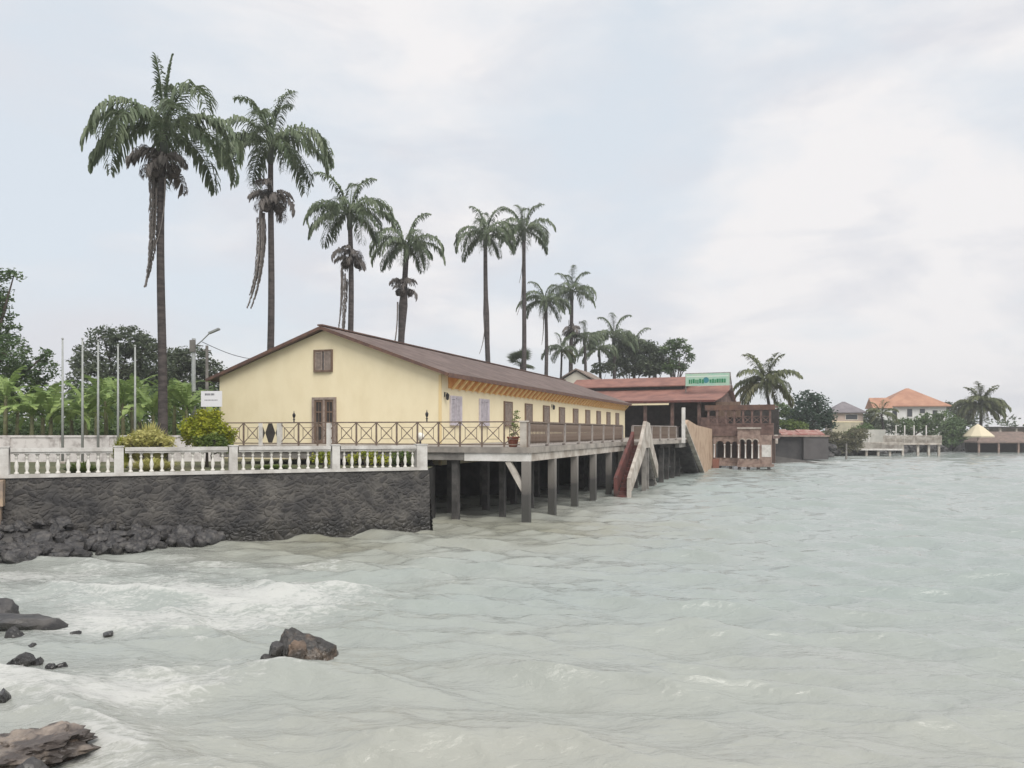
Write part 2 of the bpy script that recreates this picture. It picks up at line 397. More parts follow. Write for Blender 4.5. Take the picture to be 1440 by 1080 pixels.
    ma = nn('ShaderNodeMath'); ma.operation = 'MULTIPLY_ADD'; ma.inputs[1].default_value = 3.6; ma.inputs[2].default_value = -2.40
    lk(nf.outputs['Fac'], ma.inputs[0])
    ad = nn('ShaderNodeMath'); ad.operation = 'MULTIPLY_ADD'; ad.inputs[1].default_value = 1.35
    lk(a1.outputs['Fac'], ad.inputs[0]); lk(ma.outputs['Value'], ad.inputs[2])
    cl = nn('ShaderNodeClamp'); cl.inputs['Max'].default_value = 0.62
    lk(ad.outputs['Value'], cl.inputs['Value'])
    df = nn('ShaderNodeBsdfDiffuse'); df.inputs['Color'].default_value = (0.59, 0.59, 0.57, 1)
    b2 = nn('ShaderNodeBump'); b2.inputs['Strength'].default_value = 0.5; b2.inputs['Distance'].default_value = 0.06
    lk(nf.outputs['Fac'], b2.inputs['Height']); lk(b2.outputs['Normal'], df.inputs['Normal'])
    ms = nn('ShaderNodeMixShader')
    lk(cl.outputs['Result'], ms.inputs['Fac']); lk(p.outputs['BSDF'], ms.inputs[1]); lk(df.outputs['BSDF'], ms.inputs[2])
    lk(ms.outputs['Shader'], t.nodes['Material Output'].inputs['Surface'])
    me.materials.append(m)
    o = bpy.data.objects.new('sea_water', me); COL.objects.link(o); o['kind'] = 'structure'
    deep = MB().add([(-900, -200, -0.6), (900, -200, -0.6), (900, 1500, -0.6), (-900, 1500, -0.6)], [(0, 1, 2, 3)])
    struct(deep, 'sea_bed', mat('sea_bed', (0.30, 0.33, 0.30), 0.6))
make_water()

# ------------------------------------------------------------------ land
def make_land():
    edge = [(-70, -0.2), (-15.0, 23.95), (-3.2, 29.25), (-3.15, 33.6), HW(-3.0, 5.0), HW(1.4, 5.2), HW(1.4, 44), (19, 92), (27, 97), (33, 101), (39, 107),
            (46, 118), (56, 127), (72, 142), (92, 156), (125, 164), (220, 180)]
    poly = edge + [(500, 600), (-500, 600), (-500, -100)]
    top = 2.1
    mb = MB(); n = len(poly)
    mb.add([(x, y, top) for x, y in poly], [tuple(range(n))])
    mb.cur = 1
    for (x0, y0), (x1, y1) in zip(edge[:-1], edge[1:]):
        mb.add([(x0, y0, top), (x1, y1, top), (x1, y1, -1), (x0, y0, -1)], [(0, 1, 2, 3)])
    struct(mb, 'ground', [M_ground, mat('bank_stone_deck_shade', (0.028, 0.027, 0.027), 0.85, (0.05, 0.048, 0.046), 2.0, bump=0.5)], fix=False)  # side stone darkened to paint the shade in the cavity below the deck
make_land()

# ------------------------------------------------------------------ sea wall and balustrade
WA = Vector((-14.9, 23.8)); WD = Vector((0.9163, 0.4004)); WN = Vector((0.4004, -0.9163))   # WN: towards the sea
WROT = math.atan2(WD.y, WD.x)

def stone_face(width, h, seed, dens=40.0, relief=0.04):
    """grid of stones: returns verts (s, out, z), faces, tone"""
    r = np.random.default_rng(seed)
    nx, nzv = int(width / 0.035), int(h / 0.035)
    sx, sz = np.meshgrid(np.linspace(0, width, nx), np.linspace(0, h, nzv), indexing='ij')
    n = int(width * h * dens)
    cx = r.random(n) * width; cz = r.random(n) * h; tone = r.random(n); hh = r.random(n)
    wx = sx + 0.06 * np.sin(sz * 9 + sx * 3); wz = sz + 0.05 * np.sin(sx * 8)
    f1 = np.full(sx.shape, 9.0); f2 = np.full(sx.shape, 9.0); t = np.zeros_like(sx); hq = np.zeros_like(sx)
    for i in range(n):
        d = np.sqrt((wx - cx[i]) ** 2 * 0.75 + (wz - cz[i]) ** 2 * 1.5)
        c = d < f1
        f2 = np.where(c, f1, np.minimum(f2, d)); f1 = np.where(c, d, f1)
        t = np.where(c, tone[i], t); hq = np.where(c, hh[i], hq)
    e = np.clip((f2 - f1) / 0.06, 0, 1)
    outd = relief * (e ** 0.5) * (0.4 + 0.6 * hq) - 0.02 * (1 - e)
    return sx, sz, outd, t, e

M_seawall = bpy.data.materials.new('volcanic_stonework'); M_seawall.use_nodes = True
def _sw():
    t = M_seawall.node_tree; p = t.nodes['Principled BSDF']; nn = t.nodes.new; lk = t.links.new
    p.inputs['Roughness'].default_value = 0.8; p.inputs['Specular IOR Level'].default_value = 0.3
    a = nn('ShaderNodeAttribute'); a.attribute_name = 'tone'
    e = nn('ShaderNodeAttribute'); e.attribute_name = 'edge'
    r = nn('ShaderNodeValToRGB'); r.color_ramp.elements[0].color = (0.032, 0.031, 0.033, 1)
    r.color_ramp.elements[1].color = (0.078, 0.074, 0.071, 1)
    lk(a.outputs['Fac'], r.inputs['Fac'])
    m1 = nn('ShaderNodeMixRGB'); m1.inputs['Color1'].default_value = (0.082, 0.079, 0.077, 1)
    lk(e.outputs['Fac'], m1.inputs['Fac']); lk(r.outputs['Color'], m1.inputs['Color2'])
    tcn = nn('ShaderNodeTexCoord'); n = nn('ShaderNodeTexNoise'); n.inputs['Scale'].default_value = 1.1; n.inputs['Detail'].default_value = 6
    lk(tcn.outputs['Object'], n.inputs['Vector'])
    rr = nn('ShaderNodeValToRGB'); rr.color_ramp.elements[0].position = 0.35; rr.color_ramp.elements[1].position = 0.7
    rr.color_ramp.elements[0].color = (0.6, 0.6, 0.62, 1); rr.color_ramp.elements[1].color = (1.5, 1.45, 1.35, 1)
    lk(n.outputs['Fac'], rr.inputs['Fac'])
    m2 = nn('ShaderNodeMixRGB'); m2.blend_type = 'MULTIPLY'; m2.inputs['Fac'].default_value = 1
    lk(m1.outputs['Color'], m2.inputs['Color1']); lk(rr.outputs['Color'], m2.inputs['Color2'])
    lk(m2.outputs['Color'], p.inputs['Base Color'])
    nb = nn('ShaderNodeTexNoise'); nb.inputs['Scale'].default_value = 14; nb.inputs['Detail'].default_value = 6
    lk(tcn.outputs['Object'], nb.inputs['Vector'])
    b = nn('ShaderNodeBump'); b.inputs['Strength'].default_value = 0.5; b.inputs['Distance'].default_value = 0.03
    lk(nb.outputs['Fac'], b.inputs['Height']); lk(b.outputs['Normal'], p.inputs['Normal'])
_sw()
wet(M_seawall, 0.25, 0.75, 0.5, 0.35)

def make_seawall():
    ln, h0, h1 = 13.05, -0.9, 2.14
    sx, sz, od, t, e = stone_face(ln, h1 - h0, 5, relief=0.03)
    zz = sz + h0
    batter = (h1 - zz) * 0.06
    nx, nzv = sx.shape
    verts = np.stack([sx, -od - batter, zz], -1).reshape(-1, 3)
    idx = np.arange(nx * nzv).reshape(nx, nzv)
    f = np.stack([idx[:-1, :-1], idx[1:, :-1], idx[1:, 1:], idx[:-1, 1:]], -1).reshape(-1, 4)
    tone = t.ravel().tolist(); edge = e.ravel().tolist()
    V = verts.tolist(); Fc = f.tolist()
    # return along the right end, going back under the deck
    sx2, sz2, od2, t2, e2 = stone_face(5.0, h1 - h0, 9, relief=0.03)
    zz2 = sz2 + h0; n2x, n2z = sx2.shape
    b0 = len(V)
    lx = ln + od2 + (h1 - zz2) * 0.05 - 0.02; ly = sx2 - 0.18 * 0
    vv = np.stack([lx - 0.30 * sx2 * 0 + 0.0, ly - (h1 - zz2) * 0.06 * (1 - np.clip(sx2, 0, 1)), zz2], -1).reshape(-1, 3)
    # swing the return so that it runs straight back from the viewer
    c, s_ = math.cos(R(0)), math.sin(R(0))
    V += vv.tolist()
    idx2 = np.arange(n2x * n2z).reshape(n2x, n2z) + b0
    Fc += np.stack([idx2[:-1, :-1], idx2[1:, :-1], idx2[1:, 1:], idx2[:-1, 1:]], -1).reshape(-1, 4).tolist()
    tone += t2.ravel().tolist(); edge += e2.ravel().tolist()
    # top and back
    b1 = len(V); V += [(0, -0.02, h1), (ln, -0.02, h1), (ln, 0.55, h1), (0, 0.55, h1), (0, -0.2, h0), (0, .55, h0)]
    Fc += [(b1, b1+1, b1+2, b1+3), (b1, b1+3, b1+5, b1+4)]; tone += [0.5] * 6; edge += [1] * 6
    me = bpy.data.meshes.new('sea_wall'); me.from_pydata(V, [], Fc)
    me.attributes.new('tone', 'FLOAT', 'POINT').data.foreach_set('value', tone)
    me.attributes.new('edge', 'FLOAT', 'POINT').data.foreach_set('value', edge)
    me.materials.append(M_seawall)
    o = bpy.data.objects.new('sea_wall', me); COL.objects.link(o)
    o.location = (WA.x, WA.y, 0); o.rotation_euler.z = WROT
    tag(o, 'dark volcanic stone sea wall standing in the water below the white balustrade', 'wall')
make_seawall()

def make_balustrade():
    t = thing('balustrade', 'weathered white concrete balustrade with turned balusters on top of the stone sea wall', 'balustrade',
              (WA.x, WA.y, 2.14), WROT)
    posts = [0.09, 3.12, 6.45, 9.75, 12.78]
    MB().box(-6, 12.98, -0.06, 0.30, 0.0, 0.10).build('base_course', M_balus, t)
    rail = MB(); 
    edges = [-6] + posts
    for a, b in zip(edges[:-1], edges[1:]): rail.box(a + (0.17 if a > -6 else 0), b - 0.17, -0.02, 0.26, 0.76, 0.875)
    for a, b in zip(edges[:-1], edges[1:]): rail.box(a + (0.17 if a > -6 else 0), b - 0.17, 0.02, 0.22, 0.70, 0.757)
    rail.build('hand_rail', M_balus, t)
    for i, s in enumerate(posts):
        k = 0.13 if i < 4 else 0.19
        MB().box(s - k, s + k, -0.05, 0.29, 0.102, 0.89).box(s - k - 0.02, s + k + 0.02, -0.07, 0.31, 0.893, 0.925).build('post', M_balus, t)
    prof = [(0.065, 0.10), (0.065, 0.15), (0.038, 0.17), (0.034, 0.20), (0.052, 0.27), (0.062, 0.34), (0.050, 0.41), (0.030, 0.50), (0.026, 0.55),
            (0.045, 0.565), (0.045, 0.60), (0.028, 0.62), (0.036, 0.66), (0.062, 0.675), (0.062, 0.70)]
    proto = None
    for a, b in zip(posts[:-1], posts[1:]):
        n = 10; g = (b - a - 0.34) / n
        for k in range(n):
            if proto is None:
                proto = MB().lathe(prof, n=12).build('baluster', M_balwhite, t, smooth=True); c = proto
            else: c = link_copy(proto, t)
            c.location = (a + 0.17 + g * (k + 0.5), 0.12, 0)
make_balustrade()

# end pillar at the far left
pl = MB().box(-0.55, 0.28, -0.18, 0.45, -0.2, 0.75)
pl.box(-0.5, 0.24, -0.13, 0.4, 0.755, 1.35).box(-0.58, 0.31, -0.2, 0.45, 1.355, 2.1)
tag(pl.build('stone_pillar', mat('beige_block', (0.40, 0.30, 0.21), 0.85, (0.24, 0.19, 0.155), 3, bump=0.3), loc=(WA.x - 0.05 , WA.y - 0.32, 0), rotz=WROT),
    'beige block pillar at the left end of the dark sea wall', 'pillar')

# ------------------------------------------------------------------ long yellow house
def make_house():
    Z0 = 2.9
    ox, oy = HW(0, 0)
    t = thing('long_house', 'long cream yellow single-storey house with brown gable roof beside the sea', 'house', (ox, oy, Z0), TH)
    Wd, Ln, E, Rg = 12.7, 45.0, 3.52, 5.80
    wall = MB().prism([(-Wd, -1.0), (0, -1.0), (0, E), (-Wd/2, Rg - 0.12), (-Wd, E)], lambda a, b, c: (a, c, b), 0, Ln)
    wall.build('wall', M_cream, t)
    # roof: two slabs with corrugation ribs
    ov, fo = 0.55, 0.38
    sl = (Rg - E) / (Wd / 2)
    rf = MB()
    for sgn in (1, -1):
        xe = 0 + ov if sgn == 1 else -Wd - ov
        ze = E - ov * sl
        n = 210
        us = np.linspace(-fo, Ln + 0.5, n)
        vs = []; fs = []
        for i, u in enumerate(us):
            dz = 0.022 if i % 2 else 0
            vs += [(-Wd/2, u, Rg + 0.05 + dz), (xe, u, ze + 0.05 + dz), (xe, u, ze - 0.06), (-Wd/2, u, Rg - 0.06)]
            if i:
                b = i * 4
                fs += [(b-4, b-3, b+1, b), (b-3, b-2, b+2, b+1), (b-2, b-1, b+3, b+2)]
        fs += [(0, 1, 2, 3), (n*4-4, n*4-3, n*4-2, n*4-1)]
        rf.add(vs, fs)
    roof = rf.build('roof', M_roofbrown, t)
    fa = MB()
    for sgn in (1, -1):
        xe = ov if sgn == 1 else -Wd - ov
        fa.bar((-Wd/2, -fo - 0.03, Rg - 0.03), (xe, -fo - 0.03, E - ov * sl - 0.03), 0.04, 0.15)
    fa.bar((ov + 0.025, -fo, E - ov*sl - 0.06), (ov + 0.025, Ln + .5, E - ov*sl - 0.06), 0.04, 0.20)
    fa.build('fascia_board', M_fascia, roof)
    MB().bar((-Wd/2, -fo - 0.05, Rg + 0.10), (-Wd/2, Ln + 0.5, Rg + 0.10), 0.3, 0.07).build('ridge_cap', M_fascia, roof)
    # orange eaves band with diagonal struts
    MB().box(0.002, 0.05, 0.9, Ln, 2.72, 3.38).build('eaves_band', M_orange, t)
    MB().add([(0.05, 0.5, 3.36), (ov - 0.02, 0.5, 3.22), (ov - 0.02, Ln, 3.22), (0.05, Ln, 3.36)], [(0, 1, 2, 3)]).build('soffit', M_orange, t)
    st0 = None
    for k in range(50):
        u = 1.3 + k * 0.88
        if u > Ln - 0.2: break
        if st0 is None:
            st0 = MB().bar((0.05, 0, 2.68), (ov - 0.05, 0, 3.18), 0.11, 0.10).build('strut', M_strut, t); c = st0
        else: c = link_copy(st0, t)
        c.location = (0, u, 0)
    # gable window
    def window(parent, x0, x1, z0, z1, shut, frame, front=True, u=0):
        """front: on the gable (faces -y); else on the side (faces +x), x0..x1 run along y"""
        def bx(mb, a0, a1, d0, d1, b0, b1):
            if front: mb.box(a0, a1, -d1, -d0, b0, b1)
            else: mb.box(d0, d1, a0, a1, b0, b1)
        fr = MB(); w_ = 0.09
        bx(fr, x0 - w_, x0, 0.003, 0.09, z0 - w_, z1 + w_); bx(fr, x1, x1 + w_, 0.003, 0.09, z0 - w_, z1 + w_)
        bx(fr, x0, x1, 0.003, 0.088, z1, z1 + w_); bx(fr, x0 - 0.02, x1 + 0.02, 0.003, 0.13, z0 - w_ - .002, z0)
        f = fr.build('window', frame, parent)
        g = MB(); bx(g, x0, x1, 0.004, 0.02, z0, z1); g.build('pane', M_glass, f)
        wd_ = (x1 - x0) / 2
        for s in (0, 1):
            a = x0 + s * (wd_ + 0.045); b = a + wd_ - 0.045
            sh = MB(); bx(sh, a, a + 0.06, 0.03, 0.07, z0, z1); bx(sh, b - 0.06, b, 0.03, 0.07, z0, z1)
            bx(sh, a + 0.06, b - 0.06, 0.03, 0.068, z1 - 0.08, z1); bx(sh, a + 0.06, b - 0.06, 0.03, 0.068, z0, z0 + 0.08)
            nsl = int((z1 - z0) / 0.075)
            for q in range(nsl):
                zz = z0 + 0.09 + (z1 - z0 - 0.18) * q / nsl
                bx(sh, a + 0.06, b - 0.06, 0.035, 0.055, zz, zz + 0.05)
            sh.build('shutter', shut, f)
        return f
    window(t, -6.85, -5.95, 3.68, 4.62, M_woodgrey, M_wood)
    for k in range(11):
        u = 1.15 + 3.93 * k
        pale = k < 2
        window(t, u, u + 1.25, 1.0, 2.28, M_lilac if pale else M_woodgrey, M_lilac if pale else M_wood, front=False)
    # door
    dx0, dx1, dh = -7.02, -5.66, 2.2
    d = MB().box(dx0, dx0 + 0.12, -0.11, -0.003, 0, dh).box(dx1 - 0.12, dx1, -0.11, -0.003, 0, dh)\
        .box(dx0, dx1, -0.112, -0.003, dh, dh + 0.12).build('door', M_woodgrey, t)
    mid = (dx0 + dx1) / 2
    for a, b in ((dx0 + 0.12, mid - 0.06), (mid + 0.06, dx1 - 0.12)):
        lf = MB().box(a, a + 0.09, -0.07, -0.01, 0, dh).box(b - 0.09, b, -0.07, -0.01, 0, dh)
        for z0, z1 in ((0, 0.18), (0.85, 0.98), (1.55, 1.62), (2.08, 2.2)): lf.box(a + 0.09, b - 0.09, -0.068, -0.01, z0, z1)
        lf.tube([((a+b)/2, -0.05, 1.0), ((a+b)/2, -0.05, 2.06)], 0.014, 6)
        lf.build('leaf', M_wood, d)
        MB().box(a + 0.09, b - 0.09, -0.03, -0.012, 0.18, 2.08).build('panel', M_dark, d)
    MB().box(mid - 0.06, mid + 0.06, -0.09, -0.01, 0, dh - .003).build('mullion', M_woodgrey, d)
    # wall lanterns
    for u in (0.45, 18.9):
        MB().box(0.003, 0.03, u - 0.05, u + 0.05, 2.28, 2.5).bar((0.03, u, 2.46), (0.17, u, 2.46), 0.03, 0.03)\
            .lathe([(0.03, 2.12), (0.075, 2.16), (0.095, 2.38), (0.03, 2.45)], 0.16, u, 8).build('wall_lamp', M_black, t)
    # corner board at near corner
    MB().box(-0.10, 0.02, -0.022, 0.10, -1.0, 3.3).build('corner_board', mat('cream_trim', (0.70, 0.55, 0.30), 0.7), t)
make_house()

# ------------------------------------------------------------------ pier deck under and around the house
def pile_mat():
    m = bpy.data.materials.new('pile_concrete'); m.use_nodes = True
    t = m.node_tree; p = t.nodes['Principled BSDF']; nn = t.nodes.new; lk = t.links.new
    p.inputs['Roughness'].default_value = 0.85
    tcn = nn('ShaderNodeTexCoord'); sx = nn('ShaderNodeSeparateXYZ'); lk(tcn.outputs['Object'], sx.inputs['Vector'])
    n = nn('ShaderNodeTexNoise'); n.inputs['Scale'].default_value = 3; n.inputs['Detail'].default_value = 5
    lk(tcn.outputs['Object'], n.inputs['Vector'])
    a = nn('ShaderNodeMath'); a.operation = 'MULTIPLY_ADD'; a.inputs[1].default_value = 0.7
    lk(n.outputs['Fac'], a.inputs[0]); lk(sx.outputs['Z'], a.inputs[2])
    r = nn('ShaderNodeValToRGB'); e = r.color_ramp.elements
    e[0].position = 0.0; e[0].color = (0.05, 0.055, 0.045, 1)
    mr = nn('ShaderNodeMapRange'); mr.inputs['From Min'].default_value = -1.0; mr.inputs['From Max'].default_value = 3.0
    lk(a.outputs['Value'], mr.inputs['Value']); lk(mr.outputs['Result'], r.inputs['Fac'])
    e[1].position = 1.0; e[1].color = (0.24, 0.22, 0.20, 1)
    q = r.color_ramp.elements.new(0.60); q.color = (0.06, 0.057, 0.054, 1)
    q = r.color_ramp.elements.new(0.68); q.color = (0.15, 0.137, 0.125, 1)
    lk(r.outputs['Color'], p.inputs['Base Color'])
    b = nn('ShaderNodeBump'); b.inputs['Strength'].default_value = 0.4; b.inputs['Distance'].default_value = 0.05
    lk(n.outputs['Fac'], b.inputs['Height']); lk(b.outputs['Normal'], p.inputs['Normal'])
    return m
M_pile = pile_mat()

def make_deck():
    ox, oy = HW(0, 0)
    t = thing('pier_deck', 'concrete pier deck on piles around the front and side of the yellow house', 'pier', (ox, oy, 0), TH)
    V1, U0, U1 = 6.42, -6.1, 12.6
    slab = MB().prism([(-8.0, U0), (V1, U0), (V1, U1), (8.3, 22.8), (8.3, 44), (0.02, 44), (0.02, -0.02), (-8.0, -0.02)], lambda a, b, c: (a, b, c), 2.68, 2.9)
    slab.build('slab', M_concdk if False else mat('deck_concrete', (0.36, 0.325, 0.285), 0.9, (0.22, 0.20, 0.18), 1.1, bump=0.3, bscale=9), t)
    MB().prism([(-7.9, U0 + 0.45), (V1 - 0.4, U0 + 0.45), (V1 - 0.4, U1), (7.85, 23.0), (7.85, 43.9), (1.5, 43.9), (1.5, 5.1), (0.01, 5.1), (0.01, -0.1), (-7.9, -0.1)], lambda a, b, c: (a, b, c), 2.60, 2.675).build('underside_shade_sheet', M_dark, t)  # dark sheet added below the slab to paint in the under-deck shade
    bm_ = MB().box(3.7, V1 - 0.06, U0 + 0.06, U0 + 0.36, 2.36, 2.678)
    bm_.build('beam', M_white, t)
    MB().box(-7.9, 3.69, U0 + 0.10, U0 + 0.40, 2.38, 2.677).build('beam', M_concdk, t)
    MB().box(V1 - 0.36, V1 - 0.06, U0 + 0.365, U1, 2.36, 2.678).build('beam', M_conc, t)
    for u in (-2.35, 1.4, 5.15, 8.9): MB().box(2.2, V1 - 0.365, u - 0.15, u + 0.15, 2.38, 2.676).build('beam', M_concdk, t)
    MB().box(7.9, 8.2, 23.2, 43.5, 2.36, 2.678).build('beam', M_concdk, t)
    p0 = None
    def pile(v, u, k=1.0):
        nonlocal p0
        if p0 is None:
            p0 = MB().box(-0.15, 0.15, -0.15, 0.15, -1.2, 2.37).build('pile', M_pile, t); c = p0
        else: c = link_copy(p0, t)
        c.location = (v, u, 0); c.scale = (k, k, 1)
    d0 = None
    def dark_pile(v, u, k=1.0):  # inner piles: darker colour than the outer row, shade under the deck painted in
        nonlocal d0
        if d0 is None:
            d0 = MB().box(-0.15, 0.15, -0.15, 0.15, -1.2, 2.37).build('pile', M_darkstone, t); c = d0
        else: c = link_copy(d0, t)
        c.location = (v, u, 0); c.scale = (k, k, 1)
    for u in (-5.9, -2.35, 1.4, 5.15, 8.9, 12.3): pile(V1 - 0.21, u)
    for u in (-5.7, -2.35, 1.4, 5.15, 8.9): dark_pile(3.2, u, 0.85)
    dark_pile(0.3, -5.7, 0.85)
    for u in (14.8, 17.0, 19.2, 21.4, 24.0, 27.0, 30): dark_pile(7.2 if u > 20 else 6.6, u)
    for u in (-4.4, -0.6, 3.2, 7.0, 10.8): dark_pile(4.7, u, 0.75); dark_pile(2.2, u + 0.5, 0.8)
    for v in (0.6, -0.9): dark_pile(v, -2.6, 0.8); dark_pile(v, 0.4 if v > 0.5 else -4.6, 0.8)
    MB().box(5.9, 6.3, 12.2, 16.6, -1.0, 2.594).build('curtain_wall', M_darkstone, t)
    # raking brace at the outer corner
    MB().bar((V1 - 0.95, -5.9, 2.36), (V1 - 0.30, -5.9, 1.25), 0.20, 0.20).build('brace', M_conc, t)
    # dark curtain wall under the far deck
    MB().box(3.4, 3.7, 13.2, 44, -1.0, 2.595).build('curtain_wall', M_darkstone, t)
make_deck()

# ------------------------------------------------------------------ deck railings
def x_panel_mesh(w_, h0, h1, name, parent):
    mb = MB(); q = 0.028
    c = (0, 0, (h0 + h1) / 2)
    for sx in (-1, 1):
        mb.bar((sx * w_ / 2, 0, h0), (-sx * 0.0, 0, (h0+h1)/2), q, q); mb.bar((0, 0, (h0+h1)/2), (sx * w_ / 2, 0, h1), q, q)
    # inner square
    k = 0.28
    hh = (h1 - h0) * k; ww = w_ * k; cz = (h0 + h1) / 2
    pts = [(-ww, 0, cz - hh), (ww, 0, cz - hh), (ww, 0, cz + hh), (-ww, 0, cz + hh)]
    for i in range(4): mb.bar(pts[i], pts[(i + 1) % 4], 0.02, 0.02)
    return mb.build(name, M_rail, parent)

def make_front_rail():
    ox, oy = HW(0, 0)
    t = thing('deck_railing', 'brown railing with crossed square panels along the front edge of the deck', 'railing', (ox, oy, 2.9), TH)
    U = -5.95; v0, v1 = -7.6, 6.25
    tr = MB()
    tr.bar((v0, U, 0.98), (v1, U, 0.98), 0.07, 0.05); tr.build('top_rail', M_rail, t)
    MB().bar((v0, U, 0.10), (v1, U, 0.10), 0.045, 0.045).build('bottom_rail', M_rail, t)
    n = 15; step = (v1 - v0) / n
    post = pan = None
    for i in range(n + 1):
        v = v0 + i * step
        if post is None: post = MB().box(-0.028, 0.028, -0.03, 0.03, 0.0, 0.955).build('post', M_rail, t); c = post
        else: c = link_copy(post, t)
        c.location = (v, U, 0)
        if i < n and i not in (2,):
            if pan is None: pan = x_panel_mesh(step - 0.06, 0.13, 0.95, 'cross_panel', t); c = pan
            else: c = link_copy(pan, t)
            c.location = (v + step / 2, U, 0)
    # pierced panel left of the door: pale board with dark lozenges
    v = v0 + 2 * step
    MB().box(v + 0.05, v + step - 0.05, U - 0.02, U + 0.02, 0.13, 0.95).build('pierced_panel', M_dark, t)
    pp = MB()
    for s in (0.0, 1.0): 
        a = v + 0.05 + s * (step - 0.1); sg = 1 if s == 0 else -1
    xm = v + step / 2
    for k in (-1, 1):
        for (za, zb) in ((0.13, 0.54), (0.95, 0.54)):
            pp.prism([(xm + k * 0.42, za), (xm + k * 0.10, za), (xm + k * 0.26, zb)], lambda a, b, c: (a, c, b), U - 0.035, U - 0.022)
    pp.build('pale_fretwork', M_cream, t)
    # white bollard posts and finial lanterns standing on the rail
    for vv in (v0 + 2 * step, v0 + 3 * step, -2.41):
        MB().box(vv - 0.085, vv + 0.085, U - 0.10, U + 0.07, 0.0, 0.96).build('white_post', M_white, t)
    for vv in (-4.13, 2.05):
        MB().lathe([(0.03, 1.006), (0.03, 1.10), (0.055, 1.12), (0.02, 1.16), (0.06, 1.24), (0.07, 1.32), (0.02, 1.40), (0.008, 1.48)], vv, U, 8).build('finial', M_black, t)
make_front_rail()
def make_side_rail():
    ox, oy = HW(0, 0)
    t = thing('deck_railing', 'dark baluster railing with pale posts along the seaward side of the deck', 'railing', (ox, oy, 2.9), TH)
    V = 6.25; u0, u1 = -5.8, 12.4
    MB().bar((V, u0, 0.97), (V, u1, 0.97), 0.09, 0.06).build('top_rail', M_rail, t)
    MB().bar((V, u0, 0.11), (V, u1, 0.11), 0.06, 0.05).build('bottom_rail', M_railgrey, t)
    post = bal = None
    n = 7; st = (u1 - u0) / n
    for i in range(n + 1):
        if post is None: post = MB().box(-0.07, 0.07, -0.07, 0.07, 0.0, 0.938).build('post', M_railgrey, t); c = post
        else: c = link_copy(post, t)
        c.location = (V, u0 + i * st, 0)
        if i < n:
            for k in range(13):
                if bal is None:
                    bal = MB().lathe([(0.022, 0.135), (0.04, 0.25), (0.04, 0.40), (0.02, 0.55), (0.042, 0.72), (0.042, 0.80), (0.025, 0.94)], 0, 0, 6).build('baluster', M_rail, t, smooth=True); c = bal
                else: c = link_copy(bal, t)
                c.location = (V, u0 + i * st + st * (k + 1) / 14, 0)
make_side_rail()
def make_far_rail():
    a = Vector(HW(6.5, 14.4)); b = Vector(HW(8.1, 22.3)); d = b - a; ln = d.length
    t = thing('deck_railing', 'grey post railing on the far deck between the two sea stairs', 'railing', (a.x, a.y, 2.9), math.atan2(d.y, d.x))
    MB().bar((0, 0, 0.97), (ln, 0, 0.97), 0.09, 0.06).build('top_rail', M_railgrey, t)
    MB().bar((0, 0, 0.12), (ln, 0, 0.12), 0.07, 0.05).build('bottom_rail', M_railgrey, t)
    post = bal = None
    n = 5
    for i in range(n + 1):
        if post is None: post = MB().box(-0.06, 0.06, -0.06, 0.06, 0.0, 0.938).build('post', M_railgrey, t); c = post
        else: c = link_copy(post, t)
        c.location = (ln * i / n, 0, 0)
        if i < n:
            for k in range(8):
                if bal is None: bal = MB().box(-0.025, 0.025, -0.025, 0.025, 0.147, 0.938).build('baluster', M_rail, t); c = bal
                else: c = link_copy(bal, t)
                c.location = (ln * (i + (k + 1) / 9) / n, 0, 0)
make_far_rail()

# ------------------------------------------------------------------ sea stairs
def make_stair_a():
    ox, oy = HW(0, 0)
    t = thing('sea_stairs', 'white parapet double stairs leading from the deck down to the water', 'stairs', (ox, oy, 0), TH)
    v0, v1 = 6.85, 7.75
    MB().box(v0, v1 - .02, 12.1, 13.3, 2.66, 2.88).build('landing', M_conc, t)
    st = MB()
    for k in range(14):
        z = 2.70 - k * 0.2; st.box(v0 + 0.2, v1 - 0.2, 12.1 - 0.36 * (k + 1), 12.098 - 0.36 * k, z - 0.25, z)
    st.build('flight', M_redwall, t); st = MB()
    for k in range(13):
        z = 2.70 - k * 0.2; st.box(v0 + 0.2, v1 - 0.2, 13.302 + 0.30 * k, 13.3 + 0.30 * (k + 1), z - 0.25, z)
    st.build('flight', M_concdk, t)
    f = lambda a, b, c: (c, a, b)
    near = [(7.15, 1.05), (7.15, 0.30), (7.7, 0.35), (11.2, 2.05), (12.0, 2.55), (13.3, 2.55), (13.4, 4.0), (12.1, 4.12), (11.9, 3.95), (10.6, 2.9)]
    MB().prism(near, f, v1 - 0.18, v1).build('parapet', M_conc, t)
    far = [(13.42, 2.55), (16.5, 0.55), (16.6, 1.4), (14.6, 2.75), (13.42, 3.95)]
    MB().prism(far, f, v1 - 0.18, v1 - .003).build('parapet', M_conc, t)
    red = [(7.15, 1.05), (7.15, 0.2), (12.1, 2.5), (12.1, 3.5), (11.6, 3.2)]
    ob = MB().prism(red, f, v0, v0 + 0.18).build('parapet', M_redwall, t); ob['label'] = 'dark red inner parapet'
    MB().box(v1 - 0.19, v1 + 0.01, 7.14, 7.36, -1, 0.9).build('post', M_conc, t)
    MB().box(v0 - .05, v0 + 0.18, 7.4, 10.0, -1, 0.30).build('footing_wall', M_brownwall, t)
    MB().box(v0 + .1, v1 - 0.3, 16.3, 16.9, -1, 0.5).build('foot_block', M_darkstone, t)
    for u in (12.3, 13.2): MB().box(v1 - 0.30, v1 - 0.05, u - 0.1, u + 0.1, -1, 2.55).build('post', M_concdk, t)
make_stair_a()
